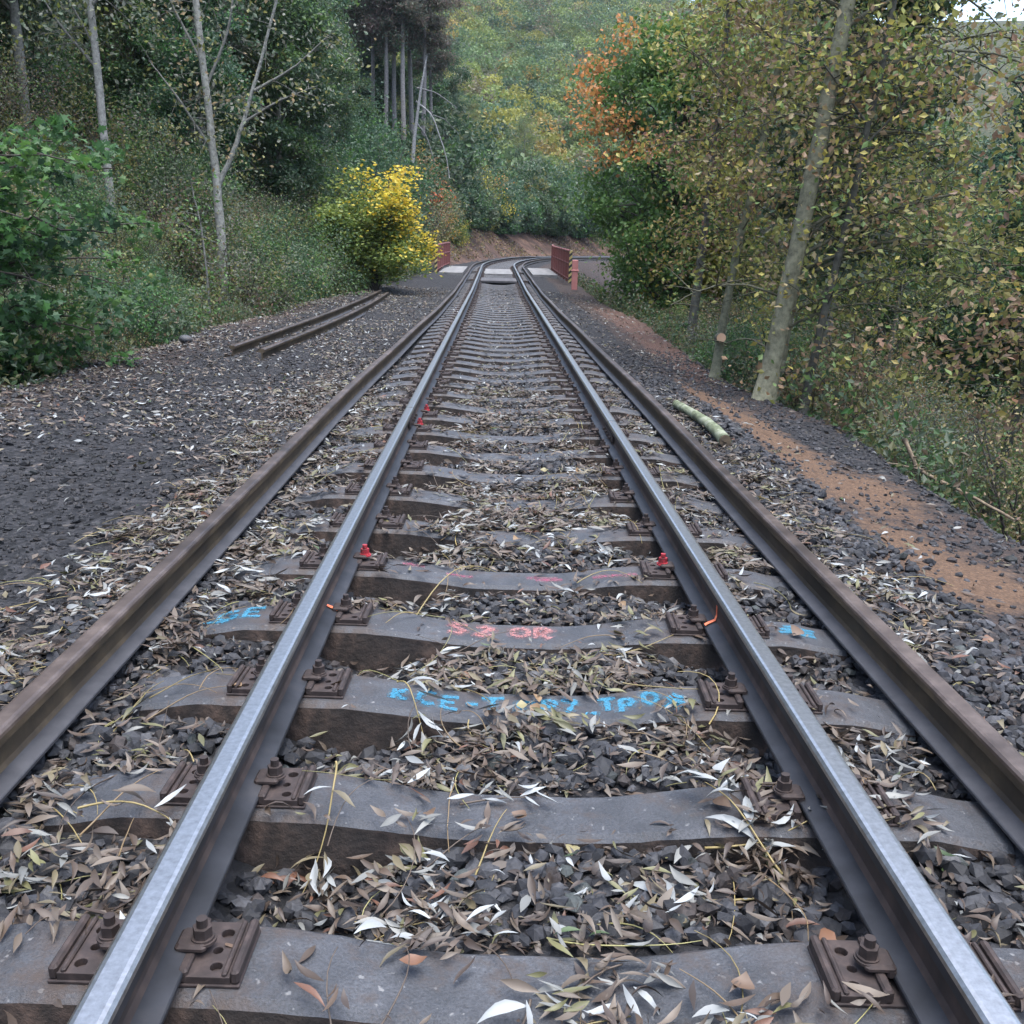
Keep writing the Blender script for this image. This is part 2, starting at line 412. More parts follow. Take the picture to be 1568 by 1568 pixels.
JL, JR = 7.45, 7.05
def us(a, b):
    c = list(np.arange(a, min(b, Y0), .8)); 
    if b > Y0: c += list(np.arange(max(a, Y0), b, 1.0))
    return np.array(c + [b])
run = {}
for side, J, (l1, l2) in ((-1, JL, ('shiny left running rail in the foreground with small orange paint dash', 'left running rail beyond the joint curving away over the bridge')),
                          (1, JR, ('shiny right running rail in the foreground with orange paint tick', 'right running rail beyond the joint curving away over the bridge'))):
    for (a, b, lb) in ((.3, J, l1), (J + .012, 100, l2)):
        P, h = track(us(a, b), side * GA)
        o = link('running_rail', rail_mesh('running_rail', P, h, [M['polish'], M['railside'], M['railweb']], mi_run))
        tag(o, lb, 'rail', 'running rails of the track'); run[(side, a < 1)] = o
        # fishplate bars
        if a > 1:
            for sd in (-1, 1):
                m = MB(); m.box((side * GA + sd * .019, J + .0, -.088), (.018, .5, .055), bev=.004)
                for yy in (-.18, -.06, .06, .18): m.cyl((side * GA + sd * .034, J + yy, -.1), .013, .02, 6)
                f = link('fishplate', m.mesh('fishplate', M['plate']), o)

def mi_old(q):
    zc = (PR[q][1] + PR[(q + 1) % NP_][1]) / 2
    if zc > -.013: return 0
    if zc < -.127: return 2
    return 1
def old_rail(pts, label, group):
    P = np.asarray(pts, float); d = np.gradient(P, axis=0); a = np.arctan2(d[:, 0], d[:, 1])
    o = link('spare_rail', rail_mesh('spare_rail', P, a, [M['oldrailtop'], M['oldrail'], M['oldrailfoot']], mi_old))
    return tag(o, label, 'rail', group)
def outer(side):
    U = us(.3, 88)
    near, farv = (1.40, 1.22) if side < 0 else (1.25, 1.16)
    off = near + (farv - near) * sstep(6, 24, U) + .006 * np.sin(U * .9)
    out = []
    for uu, oo in zip(U, off):
        p, a = track(uu, side * oo); out.append((p[0], p[1], p[2] - .025))
    return out
old_rail(outer(-1), 'brown rusty rail lying outside the left running rail', 'unused rails beside the track')
old_rail(outer(1), 'brown rusty rail lying outside the right running rail', 'unused rails beside the track')
def loose(a, b, label, bend=0):
    t = np.linspace(0, 1, 24); a = np.array(a); b = np.array(b); P = a + (b - a) * t[:, None]
    P[:, 0] += bend * np.sin(t * math.pi)
    P[:, 2] = ground(P[:, 0], P[:, 1]); P[:, 2] = np.linspace(P[:6, 2].mean(), P[-6:, 2].mean(), 24) + .128
    return old_rail(P, label, 'loose rails on the left shoulder')
loose((-3.36, 12.3, 0), (-3.2, 27.0, 0), 'loose brown rail nearest the bushes on left gravel shoulder', .12)
loose((-2.95, 12.1, 0), (-2.95, 26.5, 0), 'loose brown rail nearer the track on left gravel shoulder', .15)

# ------------------------------------------------------------------ sleepers and fastenings
ST = -.172
def sl_top(x):
    ax = np.abs(x)
    return ST - .045 * (1 - sstep(.12, .60, ax)) - .03 * sstep(1.0, 1.22, ax)
def sl_half(x):
    ax = np.abs(x); return .112 - .012 * (1 - sstep(.2, .55, ax))
def sleeper_mesh(seed, detail=True):
    r = np.random.default_rng(seed); n = 61 if detail else 25
    xs = np.linspace(-1.22, 1.22, n); m = MB(); V = []
    for x in xs:
        t = sl_top(x); w = sl_half(x); c = .014
        jit = r.normal(0, .0007, 8) if detail else np.zeros(8)
        V += [(x, -w - .045, t - .19), (x, -w - .006 + jit[0], t - c + jit[1]), (x, -w + c + jit[2], t + jit[3] * .4), (x, 0, t + .002),
              (x, w - c + jit[4], t + jit[5] * .4), (x, w + .006 + jit[6], t - c + jit[7]), (x, w + .045, t - .19)]
    F, mi = [], []
    for k in range(n - 1):
        for q in range(6):
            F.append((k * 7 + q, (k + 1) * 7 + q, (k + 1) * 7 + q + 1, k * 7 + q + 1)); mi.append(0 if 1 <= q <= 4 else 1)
    m.add(V, F, np.array(mi))
    for s0, rv in ((0, False), ((n - 1) * 7, True)):
        idx = [s0 + q for q in range(7)]
        m.f.append((np.array([idx[::-1] if rv else idx]), np.array([1]), np.array([[.5, .5, .5, 1]])))
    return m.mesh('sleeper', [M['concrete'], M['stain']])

def holed_plate(cx, cy, sx, sy, z, th, holes):
    cu = bpy.data.curves.new('plate', 'CURVE'); cu.dimensions = '2D'; cu.fill_mode = 'BOTH'; cu.extrude = th / 2; cu.bevel_depth = .002
    s = cu.splines.new('POLY'); s.points.add(3); s.use_cyclic_u = True
    for p, (a, b) in zip(s.points, ((-1, -1), (1, -1), (1, 1), (-1, 1))): p.co = (cx + a * sx / 2, cy + b * sy / 2, 0, 1)
    for hx, hy, hr in holes:
        s = cu.splines.new('POLY'); s.points.add(15); s.use_cyclic_u = True
        for q, p in enumerate(s.points): p.co = (hx + hr * math.cos(q * math.pi / 8), hy - hr * math.sin(q * math.pi / 8), 0, 1)
    o = bpy.data.objects.new('tmp', cu); COL.objects.link(o)
    me = bpy.data.meshes.new_from_object(o.evaluated_get(bpy.context.evaluated_depsgraph_get()))
    V = np.array([v.co for v in me.vertices]); V[:, 2] += z + th / 2
    F = [list(p.vertices) for p in me.polygons]
    bpy.data.objects.remove(o); bpy.data.meshes.remove(me)
    return V, F
def add_poly(m, V, F, mi=0):
    base = m.n; m.v.append(V); m.n += len(V)
    by = {}
    for f in F: by.setdefault(len(f), []).append(f)
    for k, fs in by.items(): m.f.append((np.array(fs) + base, np.full(len(fs), mi), np.tile([.5, .5, .5, 1], (len(fs), 1))))
# rib plate, origin at the rail centre on the sleeper top
def plate_mesh():
    m = MB()
    m.box((0, 0, .004), (.37, .165, .008), bev=.002)
    for sd in (-1, 1):
        V, F = holed_plate(sd * .122, 0, .085, .155, .008, .014, [(sd * .128, .045, .015), (sd * .122, -.005, .012), (sd * .132, -.05, .014)])
        add_poly(m, V, F)
        m.box((sd * .175, 0, .022), (.018, .16, .03), bev=.005)
        m.box((sd * .155, 0, .020), (.010, .157, .024), bev=.003)
        m.box((sd * .0745, 0, .022), (.020, .16, .028), bev=.004)
    return m.mesh('baseplate', M['plate'])
def clamp_mesh():
    m = MB(); m.box((0, 0, .016), (.062, .062, .018), bev=.006); m.box((-.022, 0, .006), (.018, .062, .02), bev=.004)
    return m.mesh('clamp', M['plate'])
def bolt_mesh(mat):
    m = MB(); m.cyl((0, 0, 0), .027, .006, 18); m.cyl((0, 0, .006), .023, .005, 18); m.cyl((0, 0, .011), .0195, .022, 6); m.cyl((0, 0, .033), .011, .018, 12)
    return m.mesh('bolt', mat)
def plate_simple():
    m = MB(); m.box((0, 0, .004), (.37, .16, .009))
    for sd in (-1, 1):
        m.box((sd * .122, 0, .012), (.12, .16, .024), bev=.004); m.box((sd * .092, 0, .042), (.05, .05, .036), bev=.006)
    return m.mesh('baseplate', M['plate'])
PM, CM, BM, BR, PS = plate_mesh(), clamp_mesh(), bolt_mesh(M['plate']), bolt_mesh(M['redpaint']), plate_simple()
SM = [sleeper_mesh(s) for s in range(6)]; SMF = sleeper_mesh(9, False)

# hand-sprayed lettering: strokes in a unit cell
GLY = {'C': [[(.9, .9), (.5, 1), (.1, .7), (.1, .3), (.5, 0), (.9, .1)]], 'E': [[(.9, 1), (.1, .95), (.1, .05), (.9, 0)], [(.1, .5), (.7, .52)]],
       'K': [[(.9, 1), (.2, .5), (.95, .1)], [(.1, .9), (.12, .1)]], '-': [[(.1, .5), (.9, .5)]], 'T': [[(.0, .95), (1, 1)], [(.5, 1), (.52, 0)]],
       'O': [[(.5, 1), (.1, .75), (.1, .25), (.5, 0), (.9, .25), (.9, .75), (.5, 1)]], 'P': [[(.1, 0), (.12, 1), (.7, .98), (.85, .75), (.6, .5), (.15, .48)]],
       '7': [[(.0, 1), (.9, .97), (.35, 0)]], '.': [[(.4, .05), (.6, .0)]], ',': [[(.5, .15), (.55, -.05), (.35, -.3)]], 
       '8': [[(.5, .52), (.15, .75), (.5, 1), (.85, .75), (.5, .52), (.1, .25), (.5, 0), (.9, .25), (.5, .52)]], '2': [[(.1, .8), (.5, 1), (.85, .75), (.1, 0), (.95, .02)]],
       'S': [[(.9, .9), (.4, 1), (.15, .75), (.8, .35), (.6, .0), (.1, .1)]], 'R': [[(.1, 0), (.12, 1), (.7, .98), (.85, .75), (.6, .5), (.15, .48), (.9, 0)]],
       'G': [[(.9, .9), (.5, 1), (.1, .7), (.1, .3), (.5, 0), (.9, .15), (.9, .45), (.55, .45)]], '~': [[(0, .45), (.3, .6), (.7, .4), (1, .55)]]}
def lettering(items, mat, w=.013, parent=None):
    """items: (glyph, x, y, width, height) on the sleeper top in sleeper space"""
    m = MB(); r = np.random.default_rng(5)
    for g, x0, y0, gw, gh in items:
        for st in GLY[g]:
            P = np.array(st) * (gw, gh) + (x0, y0)
            seg = np.concatenate([np.linspace(P[k], P[k + 1], 8, endpoint=k == len(P) - 2) for k in range(len(P) - 1)])
            T = np.gradient(seg, axis=0); T = unit(T); Nn = np.stack([-T[:, 1], T[:, 0]], 1)
            ww = w * (1 + .2 * r.normal(size=len(seg)))[:, None] / 2 * 1.4
            A, B = seg + Nn * ww, seg - Nn * ww
            V = np.concatenate([A, B]); V = np.column_stack([V, sl_top(V[:, 0]) + .0035 + .0004 * r.random()])
            k = len(seg); F_ = [(q, q + 1, k + q + 1, k + q) for q in range(k - 1)]; m.add(V, F_)
            A, B = seg + Nn * ww * 2.3, seg - Nn * ww * 2.3; H_ = np.concatenate([A, B]); m.add(np.column_stack([H_, sl_top(H_[:, 0]) + .0026]), F_, 1)
        link('painted_letter', m.mesh('painted_letter', [mat, M['haloblue'] if mat is M['bluespray'] else M['halopink']]), parent); m = MB()

NEAR_LABELS = ['dark grey concrete sleeper at the bottom edge of the photo, cut by the frame', None, 'grey concrete sleeper second from the bottom edge, with a grey twig on top', 'grey concrete sleeper sprayed with blue letters along its top',
               'grey concrete sleeper sprayed with faded pink letters, just beyond the blue lettered one', 'grey concrete sleeper with magenta streaks and red painted bolts', 'first grey sleeper beyond the magenta streaked one', 'second grey sleeper beyond the magenta streaked one', 'third grey sleeper beyond the magenta streaked one, half hidden by leaves']
ORD = 'zeroth first second third fourth fifth sixth seventh eighth ninth tenth eleventh twelfth thirteenth fourteenth fifteenth sixteenth seventeenth eighteenth nineteenth twentieth twenty-first twenty-second'.split()
def copy(o, parent=None):
    c = o.copy(); COL.objects.link(c)
    if parent: c.parent = parent
    return c
def full_plate(root, side, red=None):
    p = link('baseplate', PM, root, (side * GA, 0, ST + .0005))
    for sd in (-1, 1):
        c = link('clamp', CM, p, (sd * .074, 0, .026)); c.rotation_euler.z = 0 if sd > 0 else math.pi
        link('bolt', BR if red == sd else BM, p, (sd * .092, .0, .043))
    return p
protoA = None
for k, uu in enumerate(SLEEP):
    p, a = track(uu)
    rz = -float(a) + SKEW + random.uniform(-.006, .006)
    near = uu < 13.5
    o = link('sleeper', SM[k % 6] if near else SMF, None, (p[0] + random.uniform(-.015, .015), p[1], p[2]), (0, 0, rz))
    if k == 0: lb = None
    o['group'] = 'concrete sleepers of the track'; o['category'] = 'sleeper'
    idx = k - 1
    if k == 0: o['label'] = 'grey concrete sleeper nearest the viewer'
    elif idx == 0: o['label'] = NEAR_LABELS[0]
    elif idx <= 7: o['label'] = NEAR_LABELS[idx + 1]
    elif idx <= 26: o['label'] = ORD[idx - 5] + ' sleeper beyond the magenta streaked one, leaves around it'
    elif uu < 42: o['label'] = 'small far grey sleeper in the close-set row before the bridge'
    else: o['label'] = 'distant sleeper on the bridge or the curve beyond it'
    if near:
        for side in (-1, 1):
            red = None
            if idx == 4: red = -side
            if uu > 7.2 and uu < 8.4 and side < 0: red = 1
            full_plate(o, side, red)
    else:
        for side in (-1, 1): link('baseplate', PS, o, (side * GA, 0, ST + .0005))
    if idx == 2:
        ctr = [('K', -.40, .05), ('C', -.312, .065), ('E', -.235, .06), ('-', -.167, .05), ('T', -.10, .075), ('O', .014, .07), ('P', .087, .055), ('7', .15, .055), ('.', .2, .03), (',', .225, .03), ('T', .27, .06), ('P', .335, .055), ('O', .41, .05), (',', .452, .03), ('8', .488, .06)]
        it = [(g, cx - wd / 2, -.045 + .008 * math.sin(q * 2.1) + (.03 if g == 'O' and q > 9 else 0), wd, .04 if g in '.,' else .085) for q, (g, cx, wd) in enumerate(ctr)]
        lettering(it, M['bluespray'], parent=o)
    if idx == 3:
        it = [('S', -.28, -.03, .09, .09), ('2', -.17, -.035, .08, .09), ('O', -.03, -.035, .075, .09), ('R', .06, -.045, .07, .10)]
        lettering(it, M['pinkspray'], .016, parent=o)
        lettering([('G', -1.16, -.03, .08, .09), ('E', -1.06, -.02, .08, .09), ('~', -1.2, -.07, .1, .06)], M['bluespray'], .014, parent=o)
        lettering([('~', 1.0, -.01, .13, .05), ('~', 1.02, .02, .12, .05), ('~', .99, -.04, .14, .05)], M['bluespray'], .016, parent=o)
    if idx == 4:
        lettering([('~', -.50, .02, .1, .05), ('~', .06, -.02, .14, .06), ('~', .1, -.03, .12, .03), ('~', -.30, -.02, .12, .03), ('~', .35, -.04, .2, .04)], M['magspray'], .016, parent=o)
# paint marks on the rails
def mark(side, yy, parent, wrap):
    m = MB(); sgn = -side   # inner side of the rail
    pts = [(.061, -.1355), (.045, -.1325), (.018, -.1252)] + ([(.0105, -.112), (.0095, -.075)] if wrap else [])
    V = []
    for q, (px, pz) in enumerate(pts):
        sk = .012 * q
        V += [(side * GA + sgn * px, yy - .010 + sk, pz + .0035), (side * GA + sgn * px, yy + .010 + sk, pz + .0035)]
    m.add(V, [(2 * q, 2 * q + 1, 2 * q + 3, 2 * q + 2) for q in range(len(pts) - 1)])
    link('paint_mark', m.mesh('paint_mark', M['orange']), parent)
mark(-1, 3.50, run[(-1, True)], False); mark(1, 3.42, run[(1, True)], True)

# ------------------------------------------------------------------ ballast stones
def icosa():
    t = (1 + 5 ** .5) / 2
    V = np.array([(-1, t, 0), (1, t, 0), (-1, -t, 0), (1, -t, 0), (0, -1, t), (0, 1, t), (0, -1, -t), (0, 1, -t), (t, 0, -1), (t, 0, 1), (-t, 0, -1), (-t, 0, 1)], float)
    F = np.array([(0, 11, 5), (0, 5, 1), (0, 1, 7), (0, 7, 10), (0, 10, 11), (1, 5, 9), (5, 11, 4), (11, 10, 2), (10, 7, 6), (7, 1, 8), (3, 9, 4), (3, 4, 2), (3, 2, 6), (3, 6, 8), (3, 8, 9), (4, 9, 5), (2, 4, 11), (6, 2, 10), (8, 6, 7), (9, 8, 1)])
    return V / np.linalg.norm(V[0]), F
def rand_rot(n):
    q = unit(rng.normal(size=(n, 4))); w, x, y, z = q.T
    return np.stack([np.stack([1 - 2 * (y * y + z * z), 2 * (x * y - z * w), 2 * (x * z + y * w)], -1),
                     np.stack([2 * (x * y + z * w), 1 - 2 * (x * x + z * z), 2 * (y * z - x * w)], -1),
                     np.stack([2 * (x * z - y * w), 2 * (y * z + x * w), 1 - 2 * (x * x + y * y)], -1)], 1)
def blackpatch(x, y):
    return np.clip(1.5 - np.hypot((x + 2.75) / .75, (y - 5.4) / 2.0) + (noise2(x, y, .6, 51) - .5) * .8, 0, 1)
def in_sleeper(x, y, pad=0.0):
    k = np.clip(np.searchsorted(SLEEP, y), 1, len(SLEEP) - 1)
    d = np.minimum(np.abs(y - SLEEP[k]), np.abs(y - SLEEP[k - 1]))
    return (np.abs(x) < 1.22) & (d < .12 + pad)
def on_rail(x, y, w=.075):
    return (np.abs(np.abs(x) - GA) < w)
IV, IF = icosa()
def stones(mb, x, y, z, size, cols):
    n = len(x)
    if n == 0: return
    rad = rng.uniform(.68, 1.2, (n, 12, 1)); sc = rng.uniform(.6, 1.25, (n, 1, 3))
    V = IV[None] * rad * sc * size[:, None, None]
    V = np.einsum('nij,nkj->nki', rand_rot(n), V)
    V[..., 2] *= .8
    V += np.stack([x, y, z], -1)[:, None]
    F = IF[None] + (np.arange(n) * 12)[:, None, None]
    mb.add(V.reshape(-1, 3), F.reshape(-1, 3), 0, np.repeat(cols, 20, 0))
def stone_cols(n):
    base = np.array([(.030, .031, .036), (.048, .049, .056), (.072, .072, .078), (.045, .035, .032), (.022, .022, .026), (.11, .108, .11), (.055, .063, .06)])
    p = [.28, .28, .14, .10, .14, .03, .03]
    return base[rng.choice(len(base), n, p=p)] * rng.uniform(.5, 1.3, (n, 1)) * .6
mb = MB()
n = 26000
x = rng.uniform(-1.75, 1.95, n); y = .9 + (rng.random(n) ** 1.35) * 10.5
k = ~in_sleeper(x, y, .02); x, y = x[k], y[k]
sz = rng.uniform(.016, .034, len(x))
stones(mb, x, y, ground(x, y) + sz * .25 + rng.random(len(x)) * .012, sz, stone_cols(len(x)))
n = 30000   # finer gravel of the two shoulders
x = np.where(rng.random(n) < .62, -1.5 - rng.random(n) * 3.2, 1.5 + rng.random(n) * 1.9); y = 1.5 + (rng.random(n) ** 1.3) * 14
k = sandmask(x, y) < .45 + .75 * rng.random(n) ** 2; x, y = x[k], y[k]
sz = np.clip(rng.lognormal(-4.4, .42, len(x)), .005, .034)
stones(mb, x, y, ground(x, y) + sz * .2, sz, stone_cols(len(x)) * (.95, .92, .92) * (1 - .62 * blackpatch(x, y))[:, None])
tag(link('ballast', mb.mesh('ballast', M['stone'])), 'loose grey crushed stone ballast under and beside the track', 'ballast', kind='stuff')

# ------------------------------------------------------------------ fallen willow leaves
LP = .5 * np.array([(.50, .52, .51), (.30, .30, .275), (.20, .155, .115), (.14, .098, .07), (.085, .06, .046), (.21, .20, .09), (.24, .20, .12), (.08, .13, .045), (.19, .09, .055)])
def willow_leaves(mb, P, Lh, yaw, tilt, roll, cols, wr=.22):
    """P (n,3) leaf middles"""
    n = len(P); t = np.linspace(-1, 1, 6); w = np.array([.06, .62, 1, .9, .5, .03])
    curl = rng.normal(0, .14, n); fold = rng.uniform(.1, .6, n)
    V = np.zeros((n, 6, 3, 3))
    V[..., 0] = (t * .5)[None, :, None] * Lh[:, None, None]
    hw = w[None, :] * (Lh * wr * rng.uniform(.8, 1.3, n))[:, None] * .5
    V[:, :, 0, 1] = hw; V[:, :, 2, 1] = -hw
    arch = curl[:, None] * (t ** 2)[None] * Lh[:, None] * .9 + rng.normal(0, .05, n)[:, None] * t ** 3 * Lh[:, None]
    V[..., 2] = arch[..., None]; V[:, :, 0, 2] += hw * fold[:, None]; V[:, :, 2, 2] += hw * fold[:, None]
    V[..., 1] += (rng.normal(0, .06, n)[:, None] * (t ** 2)[None] * Lh[:, None])[..., None]
    cy, sy, ct, st, cr, sr = np.cos(yaw), np.sin(yaw), np.cos(tilt), np.sin(tilt), np.cos(roll), np.sin(roll)
    V = V.reshape(n, 18, 3)
    X, Yv, Z = V[..., 0], V[..., 1], V[..., 2]
    Yv, Z = Yv * cr[:, None] - Z * sr[:, None], Yv * sr[:, None] + Z * cr[:, None]
    X, Z = X * ct[:, None] - Z * st[:, None], X * st[:, None] + Z * ct[:, None]
    X, Yv = X * cy[:, None] - Yv * sy[:, None], X * sy[:, None] + Yv * cy[:, None]
    V = np.stack([X, Yv, Z], -1) + P[:, None]
    f = np.array([(q * 3 + c, q * 3 + 3 + c, q * 3 + 4 + c, q * 3 + 1 + c) for q in range(5) for c in range(2)])
    F = f[None] + (np.arange(n) * 18)[:, None, None]
    mb.add(V.reshape(-1, 3), F.reshape(-1, 4), 0, np.repeat(cols, 10, 0))
def surf(x, y):
    z = ground(x, y); s = in_sleeper(x, y)
    return np.where(s, sl_top(x) + .003 + grade(y), z)
def leaf_cols(n, p=(.06, .1, .22, .26, .25, .05, .08, .005, .03)):
    p = np.array(p) / sum(p)
    return LP[rng.choice(len(LP), n, p=p)] * rng.uniform(.7, 1.2, (n, 1))
def litter_density(x, y):
    d = .34 + .66 * sstep(.3, .55, noise2(x, y, .33, 11)) * noise2(x, y, .9, 12) ** .4
    s = in_sleeper(x, y, -.005)
    d = np.where(s, .012 + .4 * (noise2(x, y, .3, 13) > .72) * (x > -.5) * (np.abs(y - 2.89) > .13) * (np.abs(y - 3.5) > .13) + .12 * (y > 4.6), d)
    d = np.where((x < -.35) & (x > -1.2) & ~s, d * .55, d)
    d = np.where(s & (y < 2.0), .01 + .5 * (np.hypot(x - .1, (y - 1.62) * 1.3) < .11), d)
    d = np.where(on_rail(x, y, .07), 0, d)
    d = np.where(on_rail(x, y, .16) & s, .05, d)
    d = np.where(np.abs(x + 1.40) < .075, 0, d); d = np.where(np.abs(x - 1.25) < .075, 0, d)
    d = np.where(x < -1.47, np.where(x > -2.0, .75 * (noise2(x, y, .5, 14) + .2), .12), d)
    d = d * (1 - .93 * blackpatch(x, y))
    d = np.where(x > 1.33, np.where(x < 1.8, .8 * noise2(x, y, .4, 15), .05), d)
    return np.clip(d, 0, 1)
mb = MB()
n = 42000
x = rng.uniform(-2.4, 2.2, n); y = .9 + rng.random(n) ** 1.25 * 11.5
k = rng.random(n) < litter_density(x, y); x, y = x[k], y[k]; n = len(x)
s = in_sleeper(x, y, .01)
pz = surf(x, y) + np.where(s, .004, .012 + rng.random(n) ** 1.5 * .045)
Lh = .032 + .055 * rng.random(n) ** 1.5 * np.where(y > 6, .9, 1)
willow_leaves(mb, np.stack([x, y, pz], -1), Lh, rng.uniform(0, 6.283, n), rng.normal(0, np.where(s, .06, .22), n), rng.normal(0, np.where(s, .1, .38), n), leaf_cols(n))
# matted bunches of longer leaves
nc = 5200
cx = rng.uniform(-2.0, 1.75, nc); cy = 1.0 + rng.random(nc) ** 1.35 * 9
k = rng.random(nc) < litter_density(cx, cy) * (noise2(cx, cy, .28, 61) > .38) * 1.1; cx, cy = cx[k], cy[k]; nc = len(cx)
m_ = rng.integers(6, 26, nc); ci = np.repeat(np.arange(nc), m_); n = len(ci)
cyaw = rng.uniform(0, 6.283, nc); x = cx[ci] + rng.normal(0, .05, n); y = cy[ci] + rng.normal(0, .045, n)
pals = np.array([(0, 0, 1, 1, 2, 6), (2, 3, 3, 4, 2, 1), (1, 2, 2, 6, 5, 3), (3, 4, 4, 3, 2, 2), (5, 6, 2, 1, 5, 3), (2, 3, 4, 8, 3, 2)])[rng.choice(6, nc, p=[.14, .22, .2, .22, .1, .12])]
cols = LP[pals[ci, rng.integers(0, 6, n)]] * rng.uniform(.65, 1.25, (n, 1))
ok = ~on_rail(x, y, .085) & (np.abs(x + 1.4) > .075) & (np.abs(x - 1.25) > .075); x, y, ci, cols = x[ok], y[ok], ci[ok], cols[ok]; n = len(x)
s = in_sleeper(x, y, .012)
willow_leaves(mb, np.stack([x, y, surf(x, y) + .012 + rng.random(n) * np.where(s, .02, .06)], -1), (.042 + .05 * rng.random(n)), cyaw[ci] + rng.normal(0, .55, n) + math.pi * (rng.random(n) < .5), rng.normal(0, .18, n), rng.normal(0, .42, n), cols, .2)
CLX, CLY, CLA = cx, cy, cyaw
# farther and shoulder leaves, smaller flakes
n = 60000
y = 3.5 + rng.random(n) ** 1.2 * 28; x = rng.uniform(-4.7, 3.0, n)
d = np.where(np.abs(x) < 1.2, .45 * (1 - .55 * in_sleeper(x, y)), .22 + .3 * sstep(2.6, 3.4, -x) + .9 * (noise2(x, y, 1.3, 21) > .42) * noise2(x, y, .5, 22) * (x < -1.5) * sstep(5.2, 9, y + (-x - 1.5) * 1.1))
d = np.where((x > 1.35) & (y < 12), .05, d)
d = np.where((np.abs(x) < 1.2) & (y < 8), 0, d); d = np.where(on_rail(x, y, .07) | (np.abs(x + 1.3) < .17) | (np.abs(x - 1.2) < .13), 0, d)
d = d * (1 - .93 * blackpatch(x, y))
k = rng.random(n) < d; x, y = x[k], y[k]; n = len(x)
willow_leaves(mb, np.stack([x, y, surf(x, y) + .006 + rng.random(n) * .02], -1), rng.uniform(.04, .085, n), rng.uniform(0, 6.283, n), rng.normal(0, .25, n), rng.normal(0, .4, n), leaf_cols(n, (.07, .15, .26, .22, .13, .04, .1, .003, .03)), .28)
# crumbled fragments underneath
n = 60000
x = rng.uniform(-1.9, 1.8, n); y = 1.0 + rng.random(n) ** 1.3 * 8
k = (rng.random(n) < litter_density(x, y) * 1.2) & ~in_sleeper(x, y, -.02); x, y = x[k], y[k]; n = len(x)
willow_leaves(mb, np.stack([x, y, surf(x, y) + .006 + rng.random(n) * .02], -1), rng.uniform(.012, .035, n), rng.uniform(0, 6.283, n), rng.normal(0, .3, n), rng.normal(0, .5, n), leaf_cols(n, (.02, .06, .25, .3, .3, .04, .08, .0, .03)) * .85, .4)
# broad leaves here and there
n = 110
x = rng.uniform(-1.6, 1.9, n); y = 1.3 + rng.random(n) * 6
k = ~on_rail(x, y, .08); x, y = x[k], y[k]; n = len(x)
willow_leaves(mb, np.stack([x, y, surf(x, y) + .02], -1), rng.uniform(.04, .062, n), rng.uniform(0, 6.283, n), rng.normal(0, .25, n), rng.normal(0, .4, n), np.array([(.2, .13, .07), (.14, .07, .04), (.2, .17, .08), (.11, .07, .045)])[rng.integers(0, 4, n)], .75)
# twig mess
def twig_path(p, yaw, L, lift=.03, n=9):
    t = np.linspace(0, 1, n); c = rng.normal(0, .9)
    ang = yaw + c * t + rng.normal(0, .12, n).cumsum() * .35
    st = L / (n - 1); X = p[0] + np.cumsum(np.cos(ang)) * st; Y = p[1] + np.cumsum(np.sin(ang)) * st
    Z0 = surf(X, Y); Z = Z0
    for _ in range(3): Z = np.convolve(np.pad(Z, 2, 'edge'), np.ones(5) / 5, 'valid')
    Z = Z + max(0, (Z0 - Z).max() - .012) + .010 + lift * np.sin(t * math.pi) * rng.random()
    return np.stack([X, Y, Z], -1)
TW = np.array([(.24, .185, .075), (.18, .125, .065), (.08, .058, .042), (.22, .2, .08)])
for _ in range(2600):
    q_ = rng.integers(0, len(CLX)); px, py = CLX[q_] + rng.normal(0, .06), CLY[q_] + rng.normal(0, .06)
    if py > 8: continue
    if on_rail(px, py, .13) or (in_sleeper(px, py, .04) and rng.random() < .8) or (abs(px + 1.4) < .1) or abs(px - 1.25) < .1: continue
    L = rng.uniform(.1, .36); P = twig_path((px, py), CLA[q_] + rng.normal(0, .8), L)
    if np.any(on_rail(P[:, 0], P[:, 1], .08)) or np.any(np.abs(P[:, 0] + 1.4) < .07) or np.any(np.abs(P[:, 0] - 1.25) < .07): continue
    mb.tube(P, np.linspace(rng.uniform(.0014, .0028), .0009, len(P)), 5, 0, TW[rng.integers(0, 4)] * rng.uniform(.7, 1.2))
tag(link('leaf_litter', mb.mesh('leaf_litter', M['litter'], True)), 'fallen willow leaves and thin yellow twigs littering the ballast', 'fallen leaves', kind='stuff')

